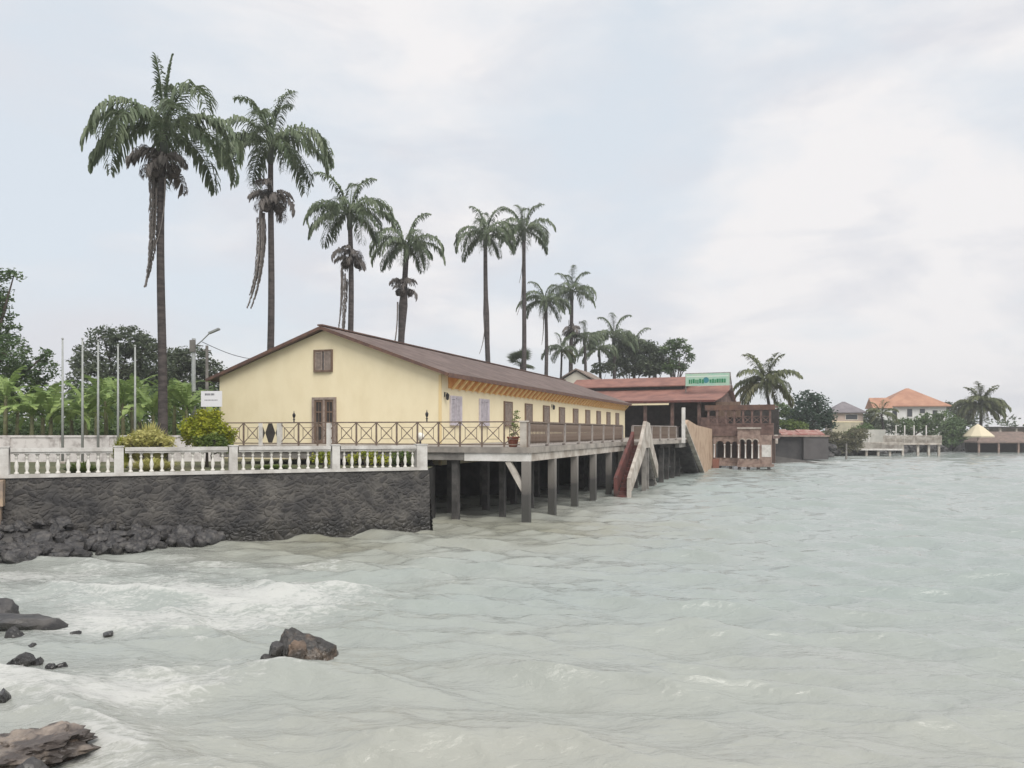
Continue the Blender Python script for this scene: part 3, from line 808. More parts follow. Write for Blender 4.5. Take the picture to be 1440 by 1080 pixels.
def make_stair_b():
    ox, oy = HW(0, 0)
    t = thing('sea_stairs', 'large tan plastered stair wall slanting down to the water beside the restaurant', 'stairs', (ox, oy, 0), TH)
    f = lambda a, b, c: (c, a, b)
    poly = [(22.9, 4.0), (37.6, -0.6), (40.5, -0.6), (43.3, 0.9), (42.6, 3.75), (30, 4.0), (24.2, 4.35)]
    MB().prism(poly, f, 8.42, 8.70).build('parapet', M_tan, t)
    cap = MB()
    cap.bar((8.56, 22.8, 4.0), (8.56, 37.5, -0.6), 0.34, 0.12); cap.build('slanted_coping', M_conc, t)
    st = MB()
    for k in range(15): st.box(7.2, 8.41, 27 + k * 0.55, 27.54 + k * 0.55, 2.4 - k * 0.2, 2.62 - k * 0.2)
    st.build('steps', M_darkstone, t)
    MB().box(8.45, 8.68, 22.55, 22.78, 2.7, 5.2).build('post', M_white, t)
    MB().box(8.72, 9.3, 42.6, 43.8, 0.1, 0.95).build('foot_block', mat('foot_block_brown', (0.24, 0.11, 0.08), 0.8), t)
make_stair_b()

# ------------------------------------------------------------------ restaurant pavilion
def make_restaurant():
    ex, ey = X(1006, 80), 80.0
    rz = R(-25)
    t = thing('restaurant', 'open-sided restaurant hall with tiered red metal roof by the water', 'restaurant', (ex, ey, 0), rz)
    Wl, hd = 16.0, 6.2         # runs to local -x; depth along +y
    ez, rgz = 6.62, 8.35
    # main roof, slightly flared
    def slope(y0, z0, y1, z1, x0, x1, flare=0.25, n=8, th=0.1):
        vs = []; fs = []
        for i in range(n + 1):
            s = i / n; y = y0 + (y1 - y0) * s; z = z0 + (z1 - z0) * s - flare * math.sin(math.pi * s)
            xr = x1 + 0.55 * s if y1 > y0 else x1 + 0.55 * s
            vs += [(x0, y, z), (xr, y, z), (x0, y, z - th), (xr, y, z - th)]
            if i:
                b = i * 4
                fs += [(b-4, b-3, b+1, b), (b-2, b+2, b+3, b-1), (b-3, b-1, b+3, b+1), (b-4, b, b+2, b-2)]
        fs += [(0, 2, 3, 1), (n*4, n*4+1, n*4+3, n*4+2)]
        return vs, fs
    rf = MB(); rf.add(*slope(0, ez, hd, rgz, -Wl, 0)); rf.add(*slope(2*hd, ez, hd + 0.003, rgz, -Wl, 0))
    roof = rf.build('roof', M_redroof, t)
    ge = MB().prism([(0.6, ez - 0.1), (2*hd - 0.6, ez - 0.1), (hd, rgz - 0.35)], lambda a, b, c: (c, a, b), -0.25, -0.1)
    ge.build('gable_end', M_brownwall, t)
    MB().bar((-Wl, -0.02, ez - 0.10), (0, -0.02, ez - 0.10), 0.06, 0.22).build('fascia_board', M_redwall, roof)
    up = MB(); up.add(*slope(4.9, 8.42, 7.4, 9.45, -Wl - 1.2, -3.9, 0.02)); up.add(*slope(9.9, 8.42, 7.403, 9.45, -Wl - 1.2, -3.9, 0.02))
    up.build('upper_roof', M_redroof, t)
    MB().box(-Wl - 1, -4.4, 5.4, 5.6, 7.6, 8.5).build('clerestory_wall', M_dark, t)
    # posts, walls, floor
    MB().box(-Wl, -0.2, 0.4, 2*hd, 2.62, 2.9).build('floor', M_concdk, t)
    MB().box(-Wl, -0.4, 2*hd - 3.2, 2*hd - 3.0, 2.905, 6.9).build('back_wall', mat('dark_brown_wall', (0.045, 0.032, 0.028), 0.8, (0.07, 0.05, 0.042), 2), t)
    c0 = None
    for x in (-13.4, -10.4, -7.2, -4.4, -1.7):
        if c0 is None: c0 = MB().box(-0.15, 0.15, -0.15, 0.15, 2.905, 6.55).build('column', M_brownwall, t); c = c0
        else: c = link_copy(c0, t)
        c.location = (x, 0.6, 0)
    MB().box(-1.5, 1.2, 0.25, 0.4, 2.905, 4.9).build('side_wall', M_brownwall, t)
    MB().box(-0.2, 2.2, 1.2, 1.4, 4.9, 6.45).build('upper_side_wall', M_wood, t)
    MB().add([(-9.6, -0.05, 6.35), (-4.6, -0.05, 6.35), (-4.6, 1.3, 6.5), (-9.6, 1.3, 6.5)], [(0, 1, 2, 3)]).add([(-9.6, -0.06, 6.18), (-4.6, -0.06, 6.18), (-4.6, -0.06, 6.35), (-9.6, -0.06, 6.35)], [(0, 1, 2, 3)]).build('awning', M_cream, t)
    # inside: tables and a lit-looking counter are only hinted at in the photo
    MB().box(-6.6, -5.0, 5.0, 5.8, 2.905, 4.0).box(-6.7, -4.9, 4.9, 5.9, 4.003, 4.08).build('counter', M_woodgrey, t)
    MB().box(-Wl, -0.3, 0.9, 1.2, -1, 2.6).build('foundation_wall', M_darkstone, t)
    # roof sign
    s = thing('roof_sign', 'green and white signboard on the red restaurant roof', 'sign', (0, 0, 0), 0)
    sx, sy = X(967, 83.5), 83.5
    s.location = (sx, sy + 1.0, 8.05); s.rotation_euler.z = rz
    bw = 4.45
    MB().box(0, bw, 0.0, 0.08, 0.15, 1.40).build('board', mat('sign_green', (0.42, 0.58, 0.45), 0.6, (0.32, 0.54, 0.44), 1.2), s)
    lt = MB(); r = random.Random(4)
    lm = mat('sign_letters', (0.03, 0.22, 0.10), 0.6)
    x = 0.35
    while x < bw - 0.5:
        wl = r.uniform(0.10, 0.22)
        if abs(x - 2.1) > 0.28:
            lt.box(x, x + wl, -0.03, -0.003, 0.42 + r.uniform(-.03, .03), 0.76 + r.uniform(0, .14))
        x += wl + 0.07
    lt.build('lettering', lm, s)
    e = MB().lathe([(0.02, 0), (0.30, 0.0), (0.30, 0.012), (0.02, 0.012)], 0, 0, 20).build('emblem', mat('sign_blue', (0.05, 0.22, 0.26), 0.6), s)
    e.rotation_euler.x = R(90); e.location = (2.1, -0.003, 0.72)
    MB().box(0.1, bw - 0.1, -0.012, -0.002, 1.05, 1.18).build('stripe', mat('sign_pale', (0.60, 0.70, 0.62), 0.6), s)
    MB().bar((-0.05, 0.1, 1.44), (bw + 0.1, 0.1, 1.44), 0.1, 0.08).bar((bw + 0.06, 0.1, -0.3), (bw + 0.06, 0.1, 1.40), 0.1, 0.1)\
        .bar((bw + 0.06, 0.1, 1.3), (bw + 0.06, 1.3, -0.4), 0.08, 0.08).bar((0.0, 0.14, -0.5), (0.0, 0.14, 1.40), 0.09, 0.07).build('frame', M_concdk, s)
make_restaurant()

# ------------------------------------------------------------------ seaside terrace with arches
def arch_wall(mb, x0, x1, zb, zt, openings, y0, y1, seg=10):
    """wall x0..x1, zb..zt with arched openings (xa, xb, zsill, zspring)"""
    xs = x0
    f = lambda a, b, c: (a, c, b)
    for (xa, xb, zs, zp) in openings:
        if xa > xs: mb.prism([(xs, zb), (xa, zb), (xa, zt), (xs, zt)], f, y0, y1)
        if zs > zb: mb.prism([(xa, zb), (xb, zb), (xb, zs), (xa, zs)], f, y0, y1)
        r = (xb - xa) / 2; cx = (xa + xb) / 2
        pts = [(cx - r * math.cos(math.pi * k / seg), zp + r * math.sin(math.pi * k / seg)) for k in range(seg + 1)]
        for p, q in zip(pts[:-1], pts[1:]): mb.prism([p, q, (q[0], zt), (p[0], zt)], f, y0, y1)
        xs = xb
    if xs < x1: mb.prism([(xs, zb), (x1, zb), (x1, zt), (xs, zt)], f, y0, y1)
def make_terrace():
    t = thing('sea_terrace', 'two-storey brown stone terrace with white columned arches standing over the water', 'terrace', (X(1003, 77.0), 77.0, 0), R(-25))
    W_ = 5.35
    # lower storey: left arcade recessed, centre bay proud, right block
    lo = MB(); arch_wall(lo, 0, 2.35, 0.55, 3.1, [(0.22, 1.0, 1.05, 2.25), (1.12, 1.62, 1.05, 2.35), (1.72, 2.2, 1.05, 2.35)], 0.0, 0.22)
    lo.build('arcade_wall', M_pinkstone, t)
    ce = MB(); arch_wall(ce, 2.352, 4.35, 0.55, 3.75, [(2.55, 3.0, 1.0, 2.55), (3.14, 3.59, 1.0, 2.55), (3.73, 4.16, 1.0, 2.55)], -0.7, -0.48)
    ce.box(2.352, 2.55, -0.478, 0.0, 0.55, 3.1).build('bay_wall', M_pinkstone, t)
    MB().box(4.352, W_, -0.6, -0.3, 0.55, 3.2).build('right_wall', M_pinkstone, t)
    MB().box(4.5, W_ - 0.03, -0.63, -0.603, 1.2, 2.3).build('white_panel', M_white, t)
    ba = MB().box(-0.15, 2.35, -0.14, 0.5, 0.30, 0.548).box(2.353, 4.36, -0.85, 0.5, 0.25, 0.547).box(4.363, W_ + 0.1, -0.72, 0.5, 0.30, 0.547)
    ba.build('base_slab', M_pinkstone, t)
    colp = [(0.085, 1.05), (0.085, 1.12), (0.055, 1.15), (0.05, 2.2), (0.085, 2.25), (0.085, 2.32)]
    c0 = None
    for x, y in ((0.1, -0.09), (1.06, -0.09), (1.67, -0.09), (2.46, -0.8), (3.07, -0.8), (3.66, -0.8), (4.25, -0.8)):
        if c0 is None: c0 = MB().lathe(colp, n=10).build('column', M_white, t, smooth=True); c = c0
        else: c = link_copy(c0, t)
        c.location = (x, y, 0.0); c.scale.z = 1.0
    for xa, xb in ((2.5, 3.05), (3.09, 3.64), (3.68, 4.21)):
        h = MB(); r = (xb - xa) / 2; cx = (xa + xb) / 2
        h.tube([(cx - r * math.cos(math.pi * k / 10), -0.72, 2.55 + r * math.sin(math.pi * k / 10)) for k in range(11)], 0.055, 6)
        h.build('arch_hood', M_conc, t)
    MB().box(2.33, 4.42, -0.82, -0.4, 3.753, 3.9).build('bay_cornice', M_conc, t)
    # parapet band of upper storey
    MB().box(-0.6, W_ + 0.1, -0.12, 0.12, 3.103, 4.15).box(-0.6, W_ + 0.12, -0.16, 0.16, 4.153, 4.27).build('parapet', M_brownwall, t)
    MB().box(-0.6, W_, 0.3, 5.5, 2.85, 3.1).build('upper_floor', M_brownwall, t)
    p0 = None
    for i in range(8):
        if p0 is None: p0 = MB().box(-0.085, 0.085, -0.085, 0.085, 4.273, 5.75).build('upper_post', M_brownwall, t); c = p0
        else: c = link_copy(p0, t)
        c.location = (-0.45 + i * 0.80, 0, 0)
    lat = MB()
    for i in range(7):
        a = -0.45 + i * 0.80
        lat.bar((a + .09, 0, 4.32), (a + 0.71, 0, 4.85), 0.05, 0.05).bar((a + .09, 0.02, 4.85), (a + 0.71, 0.02, 4.32), 0.05, 0.05)
        lat.bar((a + .09, 0, 4.92), (a + 0.71, 0, 4.92), 0.06, 0.06)
        lat.bar((a + .09, 0, 5.35), (a + 0.40, 0, 5.72), 0.06, 0.05).bar((a + 0.71, 0, 5.35), (a + 0.40, 0, 5.72), 0.06, 0.05)
    lat.build('lattice', M_brownwall, t)
    MB().bar((-0.7, 0, 5.83), (W_ + 0.2, 0, 5.83), 0.22, 0.16).bar((-0.7, 2.5, 5.83), (W_ + 0.2, 2.5, 5.83), 0.2, 0.16)\
        .bar((-.6, 0.12, 5.95), (-.6, 5, 5.95), 0.12, 0.08).bar((1.2, -0.2, 5.955), (1.2, 5, 5.955), 0.12, 0.08).bar((3.0, -0.2, 5.955), (3.0, 5, 5.955), 0.12, 0.08).bar((4.9, -0.2, 5.955), (4.9, 5, 5.955), 0.12, 0.08)\
        .build('top_beam', M_brownwall, t)
    MB().box(-0.6, W_, 4.6, 4.8, 3.2, 5.7).build('rear_wall', M_dark, t)  # coloured near-black to stand for the shade inside the upper openings
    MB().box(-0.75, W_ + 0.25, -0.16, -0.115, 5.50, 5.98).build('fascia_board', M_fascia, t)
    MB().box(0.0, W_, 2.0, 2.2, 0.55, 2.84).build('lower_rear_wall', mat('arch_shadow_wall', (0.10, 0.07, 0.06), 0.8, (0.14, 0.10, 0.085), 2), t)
    p0 = None
    for x, y in ((2.5, -0.6), (3.3, -0.6), (4.2, -0.6), (5.1, -0.5), (1.6, 0.1), (0.6, 0.1), (-0.05, 0.1)):
        if p0 is None: p0 = MB().box(-0.13, 0.13, -0.13, 0.13, -1.2, 0.26).build('pile', M_darkstone, t); c = p0
        else: c = link_copy(p0, t)
        c.location = (x, y, 0)
    # small balustrade by the stair foot
    for i in range(4):
        MB().lathe([(0.06, 0.56), (0.09, 0.8), (0.05, 1.0), (0.07, 1.25)], -0.9 + i * 0.22, -0.3, 8).build('baluster', M_conc, t)
    MB().box(-1.1, -0.15, -0.45, 0.3, -0.8, 0.55).build('side_plinth', M_tan, t)
make_terrace()

# ------------------------------------------------------------------ rocks
def rock_mesh(seed, sx, sy, sz, nplanes=13, rough=0.10, sub=3):
    r = random.Random(seed)
    bm = bmesh.new(); bmesh.ops.create_icosphere(bm, subdivisions=sub, radius=1.0)
    pl = []
    for i in range(nplanes):
        d = Vector((r.gauss(0, 1), r.gauss(0, 1), r.gauss(0, 1))).normalized(); pl.append((d, r.uniform(0.48, 0.95)))
    for v in bm.verts:
        n = v.co.normalized(); q = 1.1
        for d, k in pl:
            c = n.dot(d)
            if c > 1e-3: q = min(q, k / c)
        q *= 1 + rough * (nz(n.x * 2.2 + seed, n.y * 2.2, n.z * 2.2) + 0.7 * nz(n.x * 5 + seed, n.y * 5, n.z * 5) + 0.4 * nz(n.x * 12 + seed, n.y * 12, n.z * 12))
        v.co = Vector((n.x * q * sx, n.y * q * sy, n.z * q * sz))
    me = bpy.data.meshes.new('rock'); bm.to_mesh(me); bm.free()
    return me
def place_rock(me, m, loc, rz, label, group=None, name='rock', sc=1.0, tilt=0):
    if not me.materials: me.materials.append(m)
    o = bpy.data.objects.new(name, me); COL.objects.link(o)
    o.location = loc; o.rotation_euler = (tilt, tilt * 0.6, rz); o.scale = (sc, sc, sc)
    return tag(o, label, 'rock', group)

def make_rocks():
    r = random.Random(11)
    # bank of rubble under the heap
    bank = MB(); pts = []
    prof = [(0.3, 0.75), (-0.5, 0.65), (-1.3, 0.25), (-2.1, -0.35)]
    n = 14
    for i in range(n):
        s = -6 + i * (12.2 / (n - 1)); k = 1 - max(0, (s - 1) / 5.2) * 0.85
        for (o_, z) in prof:
            q = WA + WD * s + WN * (-o_ * (k if o_ < 0 else 1)) 
            pts.append((q.x, q.y, (z + 0.35) * k - 0.35 + 0.05 * nz(s, o_ * 3, 1)))
    fs = [(i*4+j, i*4+j+1, (i+1)*4+j+1, (i+1)*4+j) for i in range(n-1) for j in range(3)]
    bank.add(pts, fs)
    struct(bank, 'shore_bank', M_darkstone)
    pool = [rock_mesh(20 + i, 1, r.uniform(0.6, 0.95), r.uniform(0.5, 0.8), sub=2 if i > 3 else 3) for i in range(9)]
    for me in pool: me.materials.append(M_rock)
    for i in range(190):
        s = r.uniform(-2.5, 5.9); k = 1 - max(0, (s - 1) / 5.2) * 0.7
        o_ = r.uniform(0.1, 2.1) * k
        z = (0.85 * (1 - o_ / (2.0 * k)) - 0.12) * k + 0.13
        q = WA + WD * s + WN * (o_ + 0.1)
        sc = r.uniform(0.16, 0.40) * (1.15 if o_ > 1 * k else 0.85)
        place_rock(r.choice(pool), M_rock, (q.x, q.y, z + 0.02), r.uniform(0, 6), 'dark volcanic boulder heaped with others at the foot of the stone sea wall',
                   'dark boulders at the foot of the sea wall', sc=sc, tilt=r.uniform(-0.5, 0.5))
    # lone rock in the water
    bm = bmesh.new()
    P = [(-0.52, -0.22, -0.3), (0.58, -0.2, -0.3), (0.58, 0.3, -0.3), (-0.5, 0.3, -0.3), (-0.24, -0.02, 0.50), (-0.16, 0.10, 0.52), (0.50, 0.0, 0.22), (0.58, 0.2, 0.20),
         (-0.44, -0.10, 0.14), (0.30, -0.25, 0.10), (-0.2, -0.30, 0.05), (-0.30, 0.1, 0.36), (0.1, 0.05, 0.40)]
    for p in P: bm.verts.new(p)
    bmesh.ops.convex_hull(bm, input=bm.verts)
    bmesh.ops.triangulate(bm, faces=bm.faces)
    bmesh.ops.subdivide_edges(bm, edges=bm.edges, cuts=7, use_grid_fill=True)
    for v in bm.verts:
        c = v.co; k = 0.05 * nz(c.x * 3 + 5, c.y * 3, c.z * 3) + 0.04 * abs(nz(c.x * 8, c.y * 8, c.z * 8)) + 0.035 * nz(c.x * 17, c.y * 17, c.z * 17)
        v.co += v.co.normalized() * k
        if c.x < 0.05 and c.z < 0.28 and c.y < 0: v.co.y -= 0.05 * nz(c.x * 9, 3, c.z * 2)
    me = bpy.data.meshes.new('rock'); bm.to_mesh(me); bm.free()
    t = me
    place_rock(me, wet(mat('lone_rock', (0.045, 0.042, 0.04), 0.5, (0.17, 0.12, 0.085), 2.6, lo=0.50, hi=0.68, bump=0.9, bscale=9, spec=0.4)), (X(422, 12.85), 12.85, -0.09), 0.0, 'lone dark pointed rock standing clear in the open water', name='rock', sc=0.93)
    b = rock_mesh(77, 0.24, 0.14, 0.21, 13, 0.25)
    place_rock(b, M_rockbrown, (X(418, 12.62), 12.62, 0.09), 0.3, 'rusty brown rock leaning on the front of the lone pointed rock')
    place_rock(rock_mesh(78, 0.15, 0.14, 0.2), M_rock, (X(388, 12.7), 12.68, 0.10), 0.3, 'small dark stone at the left flank of the lone rock')
    place_rock(rock_mesh(79, 0.10, 0.10, 0.09), M_rock, (X(376, 12.55), 12.55, 0.02), 0.3, 'smallest dark stone just left of the lone rock group')
    # rocks at the lower left
    D = 14.7
    place_rock(rock_mesh(31, 0.95, 0.45, 0.30), M_rock, (X(18, D), D, 0.0), 0.1, 'long flat dark rock at the left edge of the water')
    place_rock(rock_mesh(32, 0.5, 0.4, 0.34), M_rock, (X(2, 15.4), 15.4, 0.05), 0.1, 'dark rock peeping over the long flat one at the left edge')
    for i, (px, py, wpx, lab) in enumerate(((107, 887, 15, 'small dark stone right of the long flat rock in foam'), (30, 930, 36, 'rounded dark stone, largest of the small cluster in the foam'),
            (55, 926, 18, 'small dark stone touching the right side of the rounded one'), (72, 937, 20, 'low dark stone in front of the small cluster'),
            (88, 934, 18, 'dark stone at the right end of the small cluster'), (8, 979, 34, 'smooth grey stone at the left edge above the brown ledge'),
            (22, 893, 32, 'low dark stone just below the long flat rock'), (44, 907, 16, 'tiny dark stone between long flat rock and the small cluster'),
            (152, 886, 22, 'barely showing dark stone farthest out in the foam'))):
        D = CAMZ * F / (py - HY + 2); s = wpx / F * D / 2
        place_rock(rock_mesh(40 + i, s * 1.15, s * 0.9, s * 1.0 if i != 8 else s * 0.5), M_rock, (X(px, D), D, -0.04), i, lab)
    D = 8.95
    place_rock(rock_mesh(61, 0.78, 0.50, 0.25, 16, 0.28, 5), M_rockpale, (X(35, D), D, 0.03), 0.12, 'broad brown rock ledge in the lower left corner')
    place_rock(rock_mesh(62, 0.26, 0.2, 0.16, 12, 0.12), M_rockbrown, (X(88, 8.9), 8.9, 0.05), 0.5, 'dark brown rock at the right tip of the brown ledge')
    place_rock(rock_mesh(63, 0.28, 0.2, 0.2, 12, 0.12), M_rock, (X(36, 8.35), 8.35, 0.0), 0.5, 'dark rock in front of the brown ledge at the bottom edge')
make_rocks()

# ------------------------------------------------------------------ palms
def frond_mesh(name, L_, e0, droop, n=36, leaf=0.75, lw=0.055, hang=0.9, seed=0, m=None, power=1.3, start=0.14, taper=False):
    r = random.Random(seed); mb = MB()
    N_ = 16; p = Vector((0, 0, 0)); path = [p.copy()]; tang = []
    for i in range(N_):
        s = (i + 0.5) / N_; a = e0 - droop * s ** power
        d = Vector((math.cos(a), 0, math.sin(a))); tang.append(d); p = p + d * (L_ / N_); path.append(p.copy())
    tang.append(tang[-1])
    mb.tube(path, [0.055 * (1 - 0.85 * i / N_) for i in range(N_ + 1)], 4, cap=False)
    for side in (-1, 1):
        for k in range(n):
            s = start + (1 - start) * (k + r.uniform(0, 0.8)) / n
            f = min(s, 0.999) * N_; i = int(f); q = path[i].lerp(path[i + 1], f - i); tg = tang[i]
            ll = leaf * (0.45 + 0.75 * math.sin(math.pi * min(1, 0.12 + 0.80 * s))) * r.uniform(0.6, 1.2)
            if s > 0.9: ll *= 0.75
            if taper: ll = leaf * (1.15 - s) * r.uniform(0.6, 1.3)
            lift = r.uniform(-0.35, 0.55)
            d1 = (Vector((0, side, 0)) * 0.85 + tg * r.uniform(0.35, 0.75) + Vector((0, 0, lift))).normalized()
            d2 = (d1 * 0.55 + Vector((0, 0, -1)) * hang * r.uniform(0.6, 1.2)).normalized()
            d3 = (d2 * 0.5 + Vector((0, 0, -1)) * hang).normalized()
            a_ = q; b_ = a_ + d1 * ll * 0.40; c_ = b_ + d2 * ll * 0.35; e_ = c_ + d3 * ll * 0.25
            wv = d1.cross(Vector((0, 0, 1)));
            if wv.length < 0.1: wv = tg.copy()
            wv = wv.normalized() * lw * r.uniform(0.7, 1.2)
            mb.add([a_ - wv*0.6, a_ + wv*0.6, b_ + wv, b_ - wv, c_ + wv*0.8, c_ - wv*0.8, e_], [(0,1,2,3), (3,2,4,5), (5,4,6)])
    me = bpy.data.meshes.new(name); me.from_pydata(mb.v, [], mb.f); me.materials.append(m or M_frond); me.update()
    return me
FR = {}
def frond_pool():
    for i in range(3):
        FR.setdefault('up', []).append(frond_mesh('frond', 4.6, R(80), R(95), n=58, leaf=0.8, lw=0.055, seed=i, hang=0.6, power=2.2))
        FR.setdefault('mid', []).append(frond_mesh('frond', 5.2, R(50), R(138 + 10 * i), n=56, leaf=0.98, lw=0.055, seed=10 + i))
        FR.setdefault('flat', []).append(frond_mesh('frond', 5.0, R(26), R(112 + 10 * i), n=56, leaf=0.98, lw=0.055, seed=20 + i))
        FR.setdefault('low', []).append(frond_mesh('frond', 4.2, R(0), R(82), n=58, leaf=0.9, lw=0.06, seed=30 + i, hang=1.1))
        FR.setdefault('dead', []).append(frond_mesh('dead_frond', 4.2, R(-89), R(-9 - 6 * i), n=80, leaf=0.5, lw=0.028, hang=1.5, seed=40 + i, taper=True, start=0.03, power=2, m=M_dead))
        FR.setdefault('stub', []).append(frond_mesh('dead_frond', 1.6, R(45), R(140), n=34, leaf=0.55, lw=0.035, hang=1.4, seed=50 + i, m=M_dead))
        FR.setdefault('coco', []).append(frond_mesh('frond', 4.6, R(55 - 16 * i), R(110), n=48, leaf=0.95, lw=0.08, hang=0.9, seed=60 + i, m=M_coco))
        FR.setdefault('cocoup', []).append(frond_mesh('frond', 4.2, R(80 - 6 * i), R(60), n=46, leaf=0.85, lw=0.075, hang=0.35, seed=64 + i, m=M_coco, power=1.8))
        FR.setdefault('spear', []).append(frond_mesh('frond', 3.9, R(89), R(14), n=50, leaf=0.55, lw=0.05, hang=0.25, seed=80 + i, power=2))
        FR.setdefault('yel', []).append(frond_mesh('frond', 4.2, R(0), R(82), n=48, leaf=0.95, lw=0.075, hang=1.2, seed=70 + i, m=M_frondy))
frond_pool()
def put(me, parent, loc, az, sc=1.0, pitch=0.0, name=None):
    o = bpy.data.objects.new(name or me.name.split('.')[0], me); COL.objects.link(o); o.parent = parent
    o.location = loc; o.rotation_euler = (0, pitch, az); o.scale = (sc, sc, sc); return o

def fruit_lump(seed, rad):
    bm = bmesh.new(); bmesh.ops.create_icosphere(bm, subdivisions=3, radius=rad)
    for v in bm.verts:
        n = v.co.normalized(); v.co = n * rad * (1 + 0.25 * nz(n.x*2+seed, n.y*2, n.z*2) + 0.18 * nz(n.x*7+seed, n.y*7, n.z*7)); v.co.z *= 1.15
    me = bpy.data.meshes.new('fruit_bunch'); bm.to_mesh(me); bm.free(); me.materials.append(M_fruit); return me
LUMPS = [fruit_lump(i, 0.33) for i in range(2)]

def palm(label, px_base, D, px_c, py_c, sc=1.0, r_tr=0.25, seed=0, mid=None, strips=(), fronds=(3, 6, 6, 4), kind='royal', base_z=2.1, spear=0,
         name='palm_tree', group='tall palms behind the yellow house', yel=0, bulge=None):
    r = random.Random(seed)
    bx, cx, cz = X(px_base, D), X(px_c, D), Z(py_c, D)
    t = thing(name, label, 'palm tree', (bx, D, base_z), 0, group)
    H_ = cz - base_z; dx = cx - bx
    pts = []; rad = []
    for i in range(15):
        s = i / 14
        pts.append((dx * s ** 1.5 + 0.10 * math.sin(s * 5 + seed), 0.05 * math.sin(s * 4 + seed), H_ * s * 0.985))
        k = 1.25 - 0.45 * s + (0.25 * math.exp(-s * 14))
        if bulge: k += bulge[1] * math.exp(-((s - bulge[0]) / 0.07) ** 2)
        rad.append(r_tr * k)
    MB().tube(pts, rad, 12).build('trunk', M_trunk, t, smooth=True)
    top = Vector((dx + 0.1 * math.sin(5 + seed), 0, H_))
    if kind == 'royal':
        MB().lathe([(r_tr * 0.82, H_ - 1.4 * sc), (r_tr * 1.05, H_ - 1.0 * sc), (r_tr * 0.9, H_ - 0.2), (r_tr * 0.5, H_ + 0.25)], pts[-1][0], pts[-1][1], 10)\
            .build('crownshaft', mat_crown, t, smooth=True)
    nu, nm, nf, nl = fronds
    az = r.uniform(0, 6.28)
    for lst, cnt in (('up' if kind == 'royal' else 'cocoup', nu), ('mid' if kind == 'royal' else 'coco', nm), ('flat' if kind == 'royal' else 'coco', nf), ('low' if kind == 'royal' else 'yel', nl)):
        for k in range(cnt):
            a = az + 6.283 * (k + r.uniform(-0.25, 0.25)) / max(cnt, 1)
            put(r.choice(FR[lst]), t, top + Vector((math.cos(a), math.sin(a), 0)) * 0.12, a, sc * r.uniform(0.86, 1.08), r.uniform(-0.12, 0.12))
        az += 0.9
    for k in range(spear): put(FR['spear'][k], t, top, 0.6 + 2.2 * k, sc, 0.05 * k)
    for k in range(yel):
        a = r.uniform(0, 6.28); put(r.choice(FR['yel']), t, top, a, sc * 0.9)
    if mid is not None:
        mz = Z(mid, D) - base_z; s = mz / H_; mxp = Vector((dx * s ** 1.5 + 0.10 * math.sin(s * 5 + seed), 0, mz))
        for k in range(11):
            a = k * 0.571 * 1.9; put(r.choice(FR['stub']), t, mxp + Vector((0, 0, r.uniform(-0.3, 0.5))), a, r.uniform(0.8, 1.4) * sc, r.uniform(-0.5, 0.3))
        for k, a in enumerate((0.2, 2.7, 4.4)):
            o = bpy.data.objects.new('fruit_bunch', LUMPS[k % 2]); COL.objects.link(o); o.parent = t
            o.location = mxp + Vector((math.cos(a) * 0.5, math.sin(a) * 0.4, r.uniform(-0.5, -0.1))); o.scale = (sc,) * 3
    for (py, az_, off, s2) in strips:
        mz = Z(py, D) - base_z; s = mz / H_
        put(r.choice(FR['dead']), t, (dx * s ** 1.5 + off, -0.1, mz), az_, s2)
    return t
mat_crown = mat('crownshaft_green', (0.095, 0.11, 0.08), 0.6, (0.065, 0.075, 0.06), 2)

palm('tallest palm, left of the yellow house, with grey dead fronds hanging down its trunk', 225, 38, 232, 180, 0.90, 0.175, 1, mid=235, strips=((245, 3.1, -0.45, 1.25), (265, 2.9, -0.30, 1.1), (250, 2.7, -0.42, 0.8), (250, 3.5, 0.1, 0.8)), fronds=(1, 5, 7, 5), spear=2)
palm('tall palm behind the left roof slope with ragged collar and hanging dead strip', 377, 50, 383, 202, 0.92, 0.195, 12, mid=284, strips=((290, 3.2, -0.55, 1.5), (300, 3.1, -0.4, 1.4), (300, 2.9, -.65, 1.2)), fronds=(3, 6, 7, 4))
palm('palm right behind the roof peak, with a dark collar and two hanging dead fronds', 493, 58, 491, 300, 0.85, 0.20, 23, mid=366, strips=((375, 3.1, -0.5, 1.15), (385, 2.8, -0.3, 1.3)), fronds=(3, 6, 6, 4))
palm('palm with a round black collar of fruit and thick lower trunk behind the roof', 563, 66, 570, 345, 0.80, 0.26, 34, mid=408, strips=((425, 3.2, -0.45, 1.15),), fronds=(2, 6, 6, 4), bulge=(0.70, 0.5))
palm('bare slim palm with bulging lower trunk, left of the close pair behind the roof', 687, 83, 683, 332, 0.86, 0.24, 45, fronds=(3, 6, 6, 4), bulge=(0.62, 0.35), strips=((440, 3.1, -0.2, 1.0),))
palm('tall slim palm, right of the close pair behind the roof', 735, 90, 738, 325, 0.86, 0.24, 56, fronds=(4, 6, 5, 3), strips=((350, 3.1, -0.2, 0.9), (390, 3.1, -0.2, 1.0)))
palm('slim palm whose crown merges with a taller neighbour behind the roof', 768, 97, 767, 424, 0.80, 0.22, 67, fronds=(2, 5, 6, 5), strips=((440, 2.9, -0.2, 0.9),))
palm('palm with a shaggy skirt of brown dead fronds below its crown', 804, 104, 803, 410, 0.86, 0.26, 78, mid=468, fronds=(4, 6, 4, 3), strips=((450, 3.1, -0.3, 0.9), (455, 0.2, 0.3, 0.9), (470, 1.5, 0.1, 0.8)))
palm('short pale green palm in front of the skirted one', 786, 100, 789, 492, 0.62, 0.14, 79, fronds=(2, 4, 4, 4), yel=4)
palm('short palm right of the skirted one, with a straight bare trunk', 823, 104, 822, 475, 0.66, 0.2, 80, fronds=(2, 5, 5, 4))
